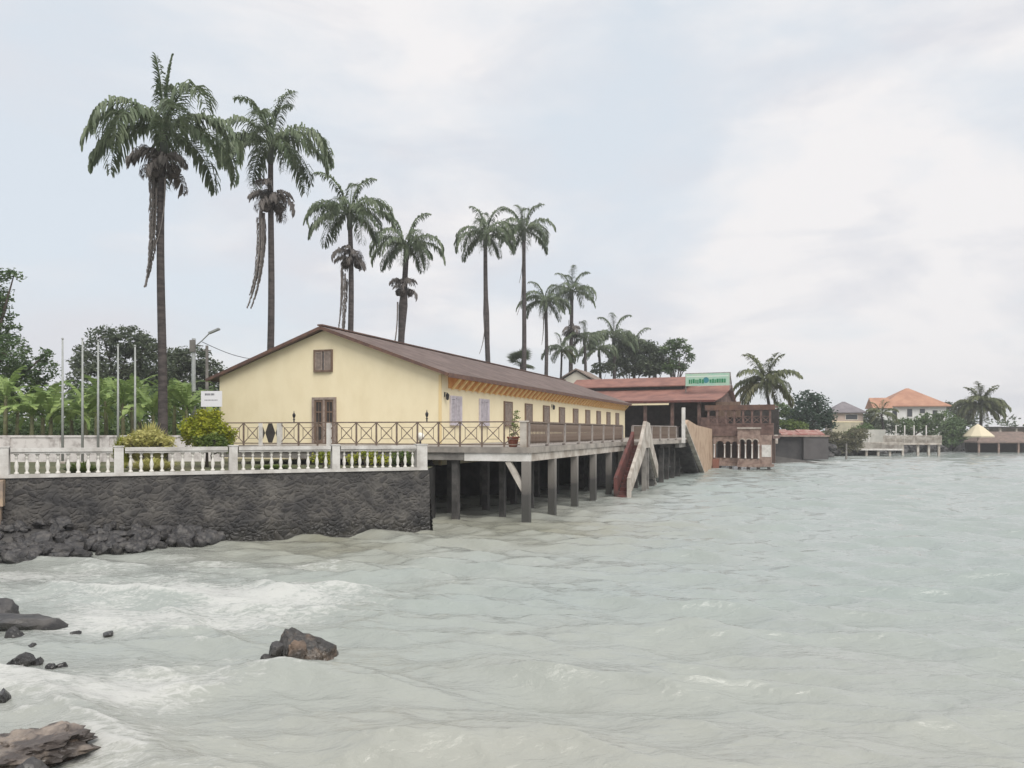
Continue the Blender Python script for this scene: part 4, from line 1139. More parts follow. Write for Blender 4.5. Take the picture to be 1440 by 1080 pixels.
palm('palm over the left end of the red restaurant roof', 866, 112, 862, 475, 0.95, 0.24, 91, fronds=(3, 5, 5, 3))
palm('palm just left of the one over the red restaurant roof', 845, 109, 842, 492, 0.70, 0.2, 92, fronds=(2, 5, 5, 4))
palm('palm whose crown hangs among the bushy trees above the restaurant roof', 893, 117, 890, 490, 0.90, 0.22, 93, fronds=(2, 5, 6, 5))
palm('low drooping palm beside the gappy small tree above the restaurant roof', 925, 116, 922, 512, 0.75, 0.2, 94, fronds=(2, 5, 5, 4))
# coconut palms on the right
palm('coconut palm with yellowing lower fronds behind the arched terrace', 1086, 100, 1078, 538, 1.08, 0.2, 101, fronds=(5, 5, 5, 7), kind='coco', group='coconut palms along the far shore', yel=2)
palm('small coconut palm in front of the orange-roofed house', 1242, 132, 1240, 582, 0.70, 0.17, 112, fronds=(3, 4, 4, 3), kind='coco', group='coconut palms along the far shore')
palm('big bushy round-headed palm beside the beige parasol', 1380, 142, 1378, 571, 1.10, 0.25, 123, fronds=(9, 12, 12, 9), kind='coco', group='coconut palms along the far shore')

# fan palm
def fan_palm():
    D = 92
    t = thing('fan_palm', 'low fan palm with stiff round leaves just above the roof ridge', 'palm tree', (X(733, D), D, 2.1))
    H_ = Z(512, D) - 2.1
    MB().tube([(0, 0, 0), (0.1, 0, H_ * 0.5), (0, 0, H_)], [0.22, 0.18, 0.16], 8).build('trunk', M_trunk, t)
    r = random.Random(3); pr = []
    for q in range(2):
        mb = MB(); mb.bar((0, 0, 0), (1.0, 0, 0.1), 0.03, 0.03)
        for k in range(17):
            a = R(-115 + 230 * k / 16); d = Vector((math.cos(a), math.sin(a), 0.05 * math.cos(a))); sd = Vector((-math.sin(a), math.cos(a), 0)) * 0.07
            b = Vector((1.0, 0, 0.1)); mb.add([b, b + d * 0.6 + sd, b + d * 1.05 - Vector((0, 0, 0.18)), b + d * 0.6 - sd], [(0, 1, 2, 3)])
        me = bpy.data.meshes.new('leaf'); me.from_pydata(mb.v, [], mb.f); me.materials.append(M_frond); pr.append(me)
    for k in range(26):
        put(pr[k % 2], t, (0, 0, H_), k * 2.4, r.uniform(0.8, 1.1), R(-75 + 100 * ((k * 0.618) % 1)))
fan_palm()

# ------------------------------------------------------------------ broadleaf trees and shrubs
def leaf_cloud(mb, blobs, n, size, seed, flat=0.3, clump=9):
    r = np.random.default_rng(seed)
    vol = np.array([b[3] ** 2 for b in blobs]); pr = vol / vol.sum()
    nc = max(1, n // clump)
    ch = r.choice(len(blobs), nc, p=pr)
    for ci in ch:
        x, y, z, rr = blobs[ci][:4]; asp = blobs[ci][4] if len(blobs[ci]) > 4 else 0.85
        d = r.normal(size=3); d /= np.linalg.norm(d); k = rr * r.uniform(0.55, 1.05) ** 0.7
        c = np.array([x + d[0] * k, y + d[1] * k, z + d[2] * k * asp])
        cs_ = size * 2.2
        for _ in range(clump):
            p = c + r.normal(size=3) * cs_ * np.array([0.5, 0.5, 0.32])
            a = r.normal(size=3); a[2] *= 0.55; a /= np.linalg.norm(a)
            b = np.cross(a, r.normal(size=3)); b /= (np.linalg.norm(b) + 1e-9)
            s = size * r.uniform(0.6, 1.3)
            q = [p - a * s * 0.9, p + b * s * 0.42 , p + a * s * 0.9, p - b * s * 0.42]
            mb.add([tuple(v) for v in q], [(0, 1, 2, 3)])
def tree(label, cat, name, loc, blobs, n, size, m, seed, trunk_r=0.25, group=None):
    t = thing(name, label, cat, loc, 0, group)
    tr = MB(); r = random.Random(seed)
    zt = min(b[2] for b in blobs)
    fork = Vector((blobs[0][0] * 0.2, blobs[0][1] * 0.2, max(0.3, zt * 0.6)))
    tr.tube([(0, 0, -0.1), tuple(fork * 0.5), tuple(fork)], [trunk_r * 1.3, trunk_r, trunk_r * 0.85], 8)
    for b in blobs:
        e = Vector(b[:3]); mid_ = fork.lerp(e, 0.5) + Vector((r.uniform(-.3, .3), r.uniform(-.3, .3), 0.15 * b[3]))
        tr.tube([tuple(fork), tuple(mid_), tuple(e)], [trunk_r * 0.6, trunk_r * 0.4, trunk_r * 0.12], 6)
        for _ in range(3):
            d = Vector((r.gauss(0, 1), r.gauss(0, 1), r.gauss(0.3, 0.8))).normalized()
            tr.tube([tuple(e), tuple(e + d * b[3] * 0.8)], [trunk_r * 0.12, trunk_r * 0.03], 4)
    tr.build('trunk', M_bark, t)
    cr = MB(); leaf_cloud(cr, blobs, n, size, seed); cr.build('crown', m, t, fix=False)
    return t
def blobs_px(D, base, lst):
    """crown lobes given by where they stand across the view; depth scattered"""
    o = []
    r = random.Random(int(D * 10))
    for (px, py, rp) in lst:
        o.append((X(px, D) - base[0], r.uniform(-0.6, 0.6) * rp / F * D, Z(py, D) - base[2], rp / F * D))
    return o
def px_tree(label, px, D, lst, n, size, m, seed, name='tree', cat='tree', tr=0.25, base_z=2.1, group=None):
    base = (X(px, D), D, base_z)
    return tree(label, cat, name, base, blobs_px(D, base, lst), n, size, m, seed, tr, group)

G = 'trees behind the banana grove'
px_tree('dark leafy tree at the left edge with high reaching branches', -40, 46, [(0, 392, 14), (18, 386, 9), (-8, 420, 20), (8, 440, 12), (-10, 470, 30), (20, 500, 34), (48, 520, 24), (-20, 530, 45), (25, 545, 35), (-60, 480, 60), (62, 498, 8), (-40, 420, 40)], 17000, 0.125, M_leafdk, 1, group=G)
px_tree('broad dark tree behind the flagpoles with an uneven top', 165, 66, [(150, 475, 18), (180, 480, 26), (205, 490, 22), (118, 492, 14), (130, 510, 20), (165, 515, 34), (105, 512, 9), (215, 520, 28), (190, 540, 36), (140, 545, 34)], 15000, 0.16, M_leafgrey, 2, group=G)
px_tree('dark tree between the tall palm trunk and the lamp post', 265, 70, [(250, 510, 22), (275, 505, 20), (295, 520, 16), (262, 540, 30), (300, 545, 18), (235, 550, 25)], 9000, 0.17, M_leafgrey, 3, group=G)
# dense thicket behind
th = MB(); leaf_cloud(th, [(X(px, 60) , 60 + (i % 3) * 2, 2.1 + 2.0 + (i % 2) * 0.9, 2.4) for i, px in enumerate(range(-120, 330, 26))] + [(X(px, 52), 52 + (i % 2), 2.1 + 0.9, 1.5) for i, px in enumerate(range(-60, 330, 16))], 22000, 0.22, 8)
tag(th.build('thicket', M_leafmid, fix=False), None, None, kind='stuff')['label'] = 'green undergrowth behind the banana plants'

# shrubs
px_tree('bushy bright yellow-green shrub against the left corner of the house', 291, 32.5, [(291, 592, 14), (278, 603, 16), (305, 603, 16), (270, 616, 14), (312, 617, 13), (291, 615, 20), (262, 602, 8), (322, 607, 8), (301, 582, 8), (281, 584, 8), (268, 592, 6)], 5200, 0.085, M_leafyel, 21, 'shrub', 'shrub', 0.06)
px_tree('lower green shrub under the bright yellow one', 300, 31.8, [(285, 624, 13), (305, 622, 14), (320, 628, 10)], 1500, 0.08, M_leafshr, 22, 'shrub', 'shrub', 0.05)
def spiky(label, px, D, w_px, top_py, n, m, seed, base_z=2.1, lw=0.03):
    r = random.Random(seed); mb = MB(); ht = Z(top_py, D) - base_z; wd = w_px / F * D / 2
    for i in range(n):
        a = r.uniform(0, 6.28); k = r.random() ** 0.6; hx = math.cos(a) * wd * k; hy = math.sin(a) * wd * k
        h = ht * (1 - 0.45 * k * k) * r.uniform(0.55, 1.05)
        b = Vector((hx * 0.35, hy * 0.35, 0)); c = Vector((hx * 0.8, hy * 0.8, h * 0.75)); e = Vector((hx * 1.25, hy * 1.25, h * r.uniform(0.75, 1.0)))
        sd = Vector((-math.sin(a), math.cos(a), 0)) * lw
        mb.add([b - sd*.5, b + sd*.5, c + sd, c - sd, e], [(0, 1, 2, 3), (3, 2, 4)])
    o = mb.build('shrub', m, loc=(X(px, D), D, base_z), fix=False)
    return tag(o, label, 'shrub')
spiky('spiky pale yellow shrub above the balustrade left of the bright bush', 210, 32, 66, 588, 1500, M_leafpale, 1, lw=0.045)
px_tree('low rounded yellow shrub under the spiky pale one', 205, 31.4, [(184, 622, 10), (200, 616, 12), (218, 616, 12), (232, 622, 10), (208, 624, 12)], 2600, 0.075, M_leafpale, 23, 'shrub', 'shrub', 0.04)
spiky('small yellow tuft beside the spiky pale shrub', 172, 31.5, 30, 606, 500, M_leafyel, 2, lw=0.04)
spiky('low yellow-green planting behind the second balustrade bay', 215, 29.8, 90, 641, 500, M_leafpale, 3, lw=0.02)
spiky('low green tuft behind the first balustrade bay', 115, 27.5, 70, 646, 400, M_leafshr, 4, lw=0.02)
px_tree('lime green low shrub behind the fourth balustrade bay', 455, 31.2, [(447, 645, 8), (458, 640, 9), (468, 646, 7)], 800, 0.06, M_leafyel, 31, 'shrub', 'shrub', 0.03)
px_tree('wide lime green low shrub behind the last balustrade bay', 515, 31.6, [(496, 645, 8), (510, 640, 9), (526, 643, 9), (540, 645, 8)], 1200, 0.06, M_leafyel, 32, 'shrub', 'shrub', 0.03)
px_tree('green low shrub beside the end post of the balustrade', 566, 31.8, [(555, 645, 8), (568, 642, 9), (580, 645, 8)], 800, 0.06, M_leafshr, 33, 'shrub', 'shrub', 0.03)
spiky('low grass tuft behind the third balustrade bay', 385, 30.4, 80, 652, 400, M_leafshr, 5, lw=0.02)

# ------------------------------------------------------------------ banana plants
def banana_leaf(seed, L_=2.4, e0=70, dr=95, wd=0.27):
    r = random.Random(seed); mb = MB(); N_ = 12
    p = Vector((0, 0, 0)); C_ = [p.copy()]
    for i in range(N_):
        a = R(e0 - dr * ((i + 0.5) / N_) ** 1.4); p = p + Vector((math.cos(a), 0, math.sin(a))) * L_ / N_; C_.append(p.copy())
    mb.tube(C_, [0.035 * (1 - 0.8 * i / N_) for i in range(N_ + 1)], 4, cap=False)
    for sd in (-1, 1):
        for i in range(2, N_):
            def wv(j):
                s = (j - 2) / (N_ - 2); return wd * (math.sin(math.pi * min(1, 0.08 + 0.92 * s)) ** 0.55 if s < 1 else 0.05)
            w0, w1 = wv(i), wv(i + 1)
            g = 0.0 if r.random() < 0.4 else r.uniform(0.1, 0.4)
            dz = r.uniform(-0.10, -0.02)
            a, b = C_[i], C_[i + 1].lerp(C_[i], g)
            mb.add([a, a + Vector((0.12, sd * w0, w0 * 0.25 + dz)), b + Vector((0.12, sd * w1, w1 * 0.25 + dz)), b], [(0, 1, 2, 3)])
    me = bpy.data.meshes.new('leaf'); me.from_pydata(mb.v, [], mb.f); me.materials.append(M_banana); return me
BL = [banana_leaf(i, 2.2 + 0.25 * (i % 3), e0=82 - 9 * i, dr=60 + 14 * i) for i in range(6)]
def bananas():
    r = random.Random(5)
    spots = [(8, 42), (45, 41), (72, 41.5), (100, 44), (122, 42.5), (148, 44.5), (172, 42.5), (196, 44), (215, 42), (246, 45), (262, 43.5), (25, 45), (60, 46.5), (135, 47.5), (185, 47), (-22, 43.5)]
    spots.sort(key=lambda s: s[0])
    for i, (px, D) in enumerate(spots):
        h = r.uniform(2.1, 3.3)
        if px > 190: h *= 0.95
        t = thing('banana_plant', 'banana plant with broad arching leaves behind the low wall, %s from the left' % ORD[i], 'banana plant', (X(px, D), D, 2.1), r.uniform(0, 6), 'banana plants behind the low wall')
        MB().tube([(0, 0, -0.05), (0.05, 0, h * 0.5), (0.0, 0, h)], [0.14, 0.11, 0.07], 8).build('stem', M_banstem, t, smooth=True)
        n = r.randint(11, 14)
        for k in range(n):
            put(BL[(k * 5 + i) % 6], t, (0, 0, h * r.uniform(0.9, 1.0)), k * 6.283 / n + r.uniform(-.3, .3), r.uniform(0.75, 1.05))
bananas()

# ------------------------------------------------------------------ low white wall, flagpoles, lamp post, sign
M_mottled = mat('mottled_white_paint', (0.60, 0.57, 0.55), 0.85, (0.33, 0.30, 0.285), 2.4, lo=0.48, hi=0.68)
a = Vector((-30, 37.2)); b = Vector((-13.6, 38.6)); d = b - a
lw_ = MB().box(0, d.length, -0.1, 0.1, -0.1, 1.13).box(0, d.length, -0.14, 0.14, 1.133, 1.23)
for k in range(8): lw_.box(k * 2.2, k * 2.2 + 0.3, -0.16, 0.16, -0.1, 1.128)
tag(lw_.build('garden_wall', M_mottled, loc=(a.x, a.y, 2.1), rotz=math.atan2(d.y, d.x)), 'low mottled white garden wall in front of the banana plants', 'wall')
for i, (px, py, D, lab) in enumerate(((88, 478, 36.0, 'leftmost of the five thin flagpoles'), (116, 478, 35.4, 'second thin flagpole from the left'), (138, 481, 36.4, 'middle one of the five thin flagpoles'),
                                 (166, 487, 36.8, 'second thin flagpole left of the tallest palm trunk'), (190, 488, 36.4, 'thin flagpole nearest the tallest palm trunk'))):
    h = Z(py, D) - 2.1
    t = thing('flagpole', lab + ', standing before the low white wall', 'flagpole', (X(px, D), D, 2.1), 0, 'flagpoles in the garden')
    MB().tube([(0, 0, 0), (0, 0, h * 0.5), (0, 0, h)], [0.058, 0.05, 0.035], 8).build('pole', M_metal, t, smooth=True)
    MB().lathe([(0.11, 0.0), (0.11, 0.06), (0.05, 0.1)], n=8).build('base', M_conc, t)
    MB().lathe([(0.01, h), (0.05, h + 0.03), (0.05, h + 0.07), (0.01, h + 0.1)], n=8).build('finial', M_metal, t)
D = 45.5
t = thing('street_lamp', 'grey street lamp post with a slanting arm left of the house roof', 'street lamp', (X(272, D), D, 2.1))
h = Z(476, D) - 2.1
MB().tube([(0, 0, 0), (0, 0, h * 0.5), (0.02, 0, h)], [0.14, 0.12, 0.1], 10).build('pole', M_metal, t, smooth=True)
MB().tube([(0.02, 0, h - 0.5), (0.5, -0.1, h - 0.15), (1.0, -0.2, h + 0.30)], 0.035, 6).build('arm', M_metal, t)
MB().bar((0.95, -0.2, h + 0.27), (1.55, -0.3, h + 0.50), 0.20, 0.10).build('lamp_head', M_metal, t)
MB().box(-0.16, 0.16, -0.16, -0.08, h - 0.75, h - 0.1).bar((-0.1, 0, h - 0.35), (0.55, 0, h - 0.42), 0.05, 0.05).build('bracket', M_concdk, t)
D2 = 50
t = thing('utility_pole', 'short dark pole behind the street lamp', 'pole', (X(291, D2), D2, 2.1)); h2 = Z(486, D2) - 2.1
MB().tube([(0, 0, 0), (0, 0, h2)], [0.12, 0.09], 8).build('pole', M_concdk, t)
MB().bar((-0.25, 0, h2 - 0.3), (0.25, 0, h2 - 0.3), 0.06, 0.06).build('crossarm', M_concdk, t)
p0 = Vector((X(272, D) + 0.5, D, Z(481, D))); p1 = Vector((HW(-12.4, 4)[0] + 0.6, HW(-12.4, 4)[1], Z(520, 46)))
p1 = Vector((X(378, 50), 50, Z(507, 50)))
MBc = MB().tube([p0.lerp(p1, s) - Vector((0, 0, 0.25 * math.sin(math.pi * s))) for s in [i / 12 for i in range(13)]], 0.018, 5)
tag(MBc.build('power_cable', M_black), 'thin cable running from the lamp post towards the palms behind the roof', 'cable')
# sign left of house
D = 41.5
s = thing('sign_board', 'small white signboard with dark lettering left of the house wall', 'sign', (X(283, D), D, 2.1), R(-8))
zb, zt = Z(572, D) - 2.1, Z(550, D) - 2.1
MB().box(0, 1.12, -0.03, 0.03, zb, zt).build('board', mat('sign_white', (0.72, 0.72, 0.74), 0.5), s)
MB().box(0.08, 0.13, 0.035, 0.09, 0, zb + 0.4).box(0.95, 1.0, 0.035, 0.09, 0, zb + 0.4).build('legs', M_metal, s)
lt = MB(); x = 0.22
for wl in (0.05, 0.04, 0.05, 0.04, 0, 0.05, 0.05, 0.04):
    if wl: lt.box(x, x + wl, -0.036, -0.031, zt - 0.22, zt - 0.12)
    x += wl + 0.025
for k in range(9): lt.box(0.2 + k * 0.08, 0.25 + k * 0.08, -0.036, -0.031, zt - 0.48, zt - 0.44)
lt.build('lettering', mat('sign_ink', (0.08, 0.08, 0.10), 0.6), s)
# globe lights
for px, D, lab in ((591, 33.6, 'white globe light on a short post behind the last baluster post'), (325, 33.0, 'white globe light on a short post beside the yellow shrub')):
    t = thing('garden_lamp', lab, 'lamp', (X(px, D), D, 2.1), 0, 'globe garden lamps')
    zc = Z(614, D) - 2.1
    MB().tube([(0, 0, 0), (0, 0, zc - 0.15)], 0.04, 8).build('post', M_black, t)
    bmx = MB(); bmx.lathe([(0.02, zc - 0.16)] + [(0.17 * math.sin(math.pi * k / 10), zc - 0.17 * math.cos(math.pi * k / 10)) for k in range(1, 10)] + [(0.01, zc + 0.17)], n=14)
    bmx.build('globe', M_globe, t, smooth=True)
# terracotta pot at the deck corner
vx, vy = HW(5.55, -5.55)
t = thing('plant_pot', 'terracotta pot with a climbing plant at the deck corner', 'plant pot', (vx, vy, 2.9)); t.scale = (0.7, 0.7, 0.7)
MB().lathe([(0.20, 0), (0.24, 0.05), (0.31, 0.48), (0.35, 0.5), (0.35, 0.58), (0.29, 0.58), (0.28, 0.50)], n=16).build('pot', M_terra, t, smooth=True)
lf = MB(); leaf_cloud(lf, [(0, 0, 0.85, 0.30), (0.08, 0, 1.25, 0.22), (0.1, 0, 1.7, 0.20), (0.14, 0, 2.0, 0.15)], 420, 0.065, 2); lf.build('foliage', M_leafshr, t, fix=False)
MB().tube([(0, 0, 0.5), (0.06, 0, 1.2), (0.12, 0, 2.0)], [0.02, 0.015, 0.008], 5).build('stem', M_bark, t)
vx, vy = HW(6.12, -5.9)
tag(MB().box(-0.13, 0.13, -0.13, 0.13, 0, 0.96).box(-0.16, 0.16, -0.16, 0.16, 0.963, 1.02).build('corner_post', M_conc, loc=(vx, vy, 2.902), rotz=TH), 'pale concrete corner post of the deck railing beside the terracotta pot', 'post')

# ------------------------------------------------------------------ background buildings
def hip_house(name, label, loc, rz, w_, d_, h, rh, mw, mr, ov=0.6, ridge=0.0, wins=()):
    t = thing(name, label, 'house', loc, rz)
    MB().box(-w_/2, w_/2, 0, d_, 0, h).build('wall', mw, t)
    e = [(-w_/2-ov, -ov), (w_/2+ov, -ov), (w_/2+ov, d_+ov), (-w_/2-ov, d_+ov)]
    r0, r1 = (-ridge/2, d_/2), (ridge/2, d_/2)
    vs = [(x, y, h - 0.12) for x, y in e] + [(x, y, h + 0.06) for x, y in e] + [(r0[0], r0[1], h + rh), (r1[0], r1[1], h + rh)]
    MB().add(vs, [(3,2,1,0), (0,1,5,4), (1,2,6,5), (2,3,7,6), (3,0,4,7), (4,5,9,8), (5,6,9), (6,7,8,9), (7,4,8)]).build('roof', mr, t)
    for (x0, x1, z0, z1) in wins:
        f = MB().box(x0-0.08, x1+0.08, -0.06, -0.003, z0-0.08, z0).box(x0-0.08, x1+0.08, -0.06, -0.003, z1, z1+0.08)\
            .box(x0-0.08, x0, -0.058, -0.003, z0, z1).box(x1, x1+0.08, -0.058, -0.003, z0, z1).build('window', M_white, t)
        MB().box(x0, x1, -0.03, -0.004, z0, z1).build('pane', M_glass, f)
    return t
D = 170
M_or = mat('orange_tiles', (0.43, 0.235, 0.155), 0.75, (0.35, 0.18, 0.12), 0.5, bump=0.3, bscale=2)
M_wh = mat('house_white', (0.70, 0.70, 0.69), 0.8, (0.62, 0.62, 0.60), 0.6)
zw = Z(571, D) - 2.1
hip_house('villa', 'white two-storey villa with bright orange hipped roof among the trees', (X(1287, D), D, 2.1), R(-8), 12.2, 10, zw, Z(547, D) - Z(571, D) + 0.4, M_wh, M_or, 0.8, 0.6,
          ((-4.6, -3.6, zw - 2.5, zw - 1.0), (-1.6, -0.6, zw - 2.2, zw - 0.6), (0.9, 1.9, zw - 1.5, zw - 0.6), (3.4, 4.3, zw - 2.4, zw - .9)))
D = 165
t = thing('villa_wing', 'lower orange-roofed wing at the left of the white villa', 'house', (X(1246, D), D, 2.1), R(-8))
zz = Z(574, D) - 2.1
MB().box(-2.0, 1.2, 0, 5, 0, zz).build('wall', M_wh, t)
MB().prism([(-0.4, zz), (5.4, zz), (2.5, zz + 2.2)], lambda a, b, c: (c, a, b), -2.6, 1.2).build('roof', M_or, t)
D = 134
M_pinkw = mat('pinkish_wall', (0.46, 0.385, 0.345), 0.8, (0.38, 0.31, 0.28), 1)
zw = Z(580, D) - 2.1
t = hip_house('house', 'small pinkish house with grey hipped roof left of the orange-roofed villa', (X(1192, D), D, 2.1), R(-10), 4.8, 6, zw, Z(564, D) - Z(580, D), M_pinkw,
          mat('grey_roofing', (0.17, 0.155, 0.165), 0.7, (0.22, 0.20, 0.21), 0.8), 0.5, 0.4, ((-0.3, 1.5, zw - 1.15, zw - 0.35),))
MB().box(-2.7, 2.2, -0.9, -0.003, zw - 1.65, zw - 1.45).build('ledge', M_cream, t)
MB().box(-2.5, 1.8, -0.85, -0.1, 0, zw - 1.66).build('porch_wall', mat('yellowish_wall', (0.50, 0.46, 0.34), 0.8, (0.38, 0.35, 0.27), 1), t)
# cream gable house peeping over the roof
D = 100
t = thing('gable_house', 'cream gabled building peeping over the far end of the brown roof', 'house', (X(812, D), D, 2.1), R(-20))
hz = Z(540, D) - 2.1
MB().prism([(-2.1, 0), (2.4, 0), (2.4, hz), (-0.1, Z(522, D) - 2.1), (-2.6, hz + 0.2)], lambda a, b, c: (a, c, b), 0, 6).build('wall', mat('cream_white', (0.66, 0.63, 0.54), 0.8), t)
rfm = MB()
rfm.bar((-2.9, -0.3, hz + 0.25), (-0.1, -0.3, Z(519, D) - 2.1), 0.15, 0.16).bar((-0.1, -0.3, Z(519, D) - 2.1), (2.9, -0.3, hz + 0.1), 0.15, 0.16)
rfm.add([(-2.9, -0.2, hz + 0.3), (-0.1, -0.2, Z(518.6, D) - 2.1), (-0.1, 6.2, Z(518.6, D) - 2.1), (-2.9, 6.2, hz + 0.3)], [(0, 1, 2, 3)])
rfm.add([(-0.1, -0.2, Z(518.6, D) - 2.1), (2.9, -0.2, hz + 0.15), (2.9, 6.2, hz + 0.15), (-0.1, 6.2, Z(518.6, D) - 2.1)], [(0, 1, 2, 3)])
rfm.build('roof', M_woodgrey, t)

# dark shed wall at the water with red roofed lean-to
D = 98
t = thing('boat_shed', 'dark grey waterside shed with low red roof right of the arched terrace', 'shed', (X(1072, D), D, 0), R(-4))
wS = (1161 - 1072) / F * D
h1 = Z(614, D)
MB().box(0, wS * 0.62, 0.0, 5, -1, h1).build('wall', mat('dark_grey_wall', (0.04, 0.038, 0.04), 0.8, (0.06, 0.057, 0.057), 0.9, bump=0.3), t)
MB().box(wS * 0.62 + .003, wS, -0.5, 5, 0.2, h1 - 0.05).build('front_wall', mat('grey_wall', (0.095, 0.088, 0.088), 0.8, (0.075, 0.07, 0.07), 0.9), t)
MB().box(-0.1, wS + 0.15, -0.65, 0.1, h1 + 0.003, h1 + 0.16).build('coping', M_pinkstone, t)
rr = MB()
r = random.Random(2)
for k in range(9):
    x0 = wS * (0.30 + 0.075 * k); rr.prism([(0.15, h1 + 0.17), (2.6, h1 + 0.17), (2.6, h1 + 0.75 + r.uniform(0, .15)), (0.15, h1 + 0.28)], lambda a, b, c: (c, a, b), x0, x0 + wS * 0.075 - 0.02)
rr.build('roof', mat('faded_red_tiles', (0.30, 0.125, 0.11), 0.8, (0.40, 0.27, 0.23), 1.5), t)
D = 92
rp = MB().prism([(0, 0.95), (6.3, 0.0), (6.3, -0.6), (0, -0.6)], lambda a, b, c: (a, c, b), 0, 1.2)
tag(rp.build('slipway', mat('slipway_concrete', (0.13, 0.12, 0.115), 0.8, (0.09, 0.085, 0.08), 1.2), loc=(X(1074, D), D, 0), rotz=R(-4)), 'dark concrete slipway sloping into the surf before the shed', 'slipway')
# statue and planter on the wall
D = 96
t = thing('statue', 'slender white statue in front of the coconut palm trunk', 'statue', (X(1089, D), D, 2.1))
zb = Z(600, D) - 2.1
st = MB().lathe([(0.42, 0), (0.42, zb), (0.36, zb + 0.05)], n=10).build('pedestal', M_conc, t)
fg = MB().lathe([(0.36, zb + 0.05), (0.28, zb + 0.3), (0.19, zb + 0.75), (0.22, zb + 1.0), (0.25, zb + 1.2), (0.10, zb + 1.4), (0.09, zb + 1.46), (0.16, zb + 1.58), (0.15, zb + 1.72), (0.04, zb + 1.82)], n=12)
fg.tube([(-0.2, -0.05, zb + 1.22), (-0.42, -0.15, zb + 1.05), (-0.36, -0.3, zb + 1.2)], [0.08, 0.07, 0.05], 8)
fg.tube([(0.2, -0.05, zb + 1.22), (0.32, -0.15, zb + 0.95), (0.1, -0.3, zb + 0.9)], [0.08, 0.07, 0.05], 8)
fg.build('figure', M_white, t, smooth=True)
D = 90
t = MB().lathe([(0.5, 2.1 - 2.1), (0.7, 0.5), (0.95, 0.95), (1.05, 1.25), (0.98, 1.5), (0.6, 1.62)], n=18).build('round_planter', M_pinkstone, smooth=True, loc=(X(1084, D), D + 2, 2.0))
tag(t, 'round pinkish stone planter beside the terrace wall', 'planter')
px_tree('dense dark green tree between the coconut palm and the grey-roofed house', 1140, 112, [(1132, 560, 13), (1148, 565, 13), (1125, 578, 16), (1155, 580, 14), (1140, 590, 18), (1165, 592, 12), (1115, 596, 12)], 4500, 0.26, mat_l1 if False else leafmat('tree_leaf_bluegreen', (0.030, 0.062, 0.040), (0.065, 0.105, 0.065)), 41)
px_tree('low bush behind the red lean-to roof', 1108, 106, [(1095, 600, 10), (1110, 600, 10), (1125, 602, 10), (1080, 596, 9)], 1500, 0.22, M_leafshr, 42, 'bush', 'bush', 0.08)
px_tree('dry olive bush on the bank below the grey-roofed house', 1180, 116, [(1165, 612, 9), (1180, 616, 10), (1200, 612, 11), (1215, 610, 9), (1165, 626, 9), (1178, 630, 9), (1192, 628, 9), (1205, 624, 9)], 3000, 0.22, M_leafdry, 43, 'bush', 'bush', 0.08)
px_tree('leafy tree in front of the villa wing', 1225, 138, [(1222, 592, 12), (1235, 598, 13), (1250, 600, 12), (1215, 603, 10)], 2200, 0.28, M_leafgrey, 44, 'tree', 'tree', 0.15)
px_tree('wide green tree below the villa windows', 1290, 140, [(1268, 598, 11), (1282, 600, 12), (1298, 596, 12), (1312, 592, 13), (1328, 590, 13), (1310, 605, 12), (1275, 608, 10)], 3500, 0.28, M_leafmid, 45, 'tree', 'tree', 0.15)
px_tree('dark bushy tree at the right end of the white pier', 1340, 132, [(1332, 602, 12), (1345, 598, 11), (1340, 615, 13), (1352, 610, 8), (1328, 618, 10)], 3000, 0.26, M_leafdk, 46, 'tree', 'tree', 0.15)
px_tree('green tree left of the round-headed palm', 1350, 150, [(1345, 582, 9), (1358, 578, 9), (1350, 592, 11), (1362, 590, 9)], 1500, 0.28, M_leafgrey, 47, 'tree', 'tree', 0.15)
px_tree('pale green tree directly behind the coconut palm trunk', 1095, 118, [(1062, 585, 11), (1078, 580, 12), (1096, 578, 12), (1110, 586, 11), (1085, 595, 12), (1068, 598, 10)], 3000, 0.26, M_leafmid, 48, 'tree', 'tree', 0.15)
px_tree('grey-green tree behind the right end of the villa', 1340, 178, [(1332, 572, 8), (1345, 576, 9), (1320, 580, 8), (1352, 584, 9)], 1500, 0.32, M_leafgrey, 49, 'tree', 'tree', 0.15)
px_tree('low green bushes along the bank beside the white pier kiosk', 1212, 124, [(1205, 608, 8), (1215, 604, 9), (1226, 608, 8), (1198, 612, 7)], 1500, 0.24, M_leafmid, 50, 'bush', 'bush', 0.06)
# trees behind restaurant
px_tree('bushy tree right of the palm above the restaurant roof', 888, 114, [(885, 480, 13), (898, 488, 13), (880, 498, 14), (905, 502, 12), (868, 505, 12), (890, 515, 14), (872, 520, 12), (905, 518, 12)], 4200, 0.26, M_leafgrey, 51, tr=0.2)
px_tree('rounded grey-green tree in the middle above the restaurant roof', 918, 113, [(915, 490, 10), (924, 500, 11), (908, 510, 12), (922, 516, 11), (935, 514, 9), (912, 520, 9)], 3000, 0.25, M_leafgrey, 52, tr=0.2)
px_tree('small tree with gappy crown at the right above the restaurant roof', 950, 112, [(945, 485, 9), (956, 484, 8), (938, 492, 6), (966, 492, 6), (970, 503, 6), (950, 500, 7), (946, 512, 8), (958, 516, 7), (940, 518, 8)], 2600, 0.22, M_leafdk, 53, tr=0.22)
px_tree('low bush between trunks behind the restaurant roof', 850, 108, [(842, 518, 8), (856, 515, 8)], 700, 0.22, M_leafgrey, 54, 'bush', 'bush', 0.08)

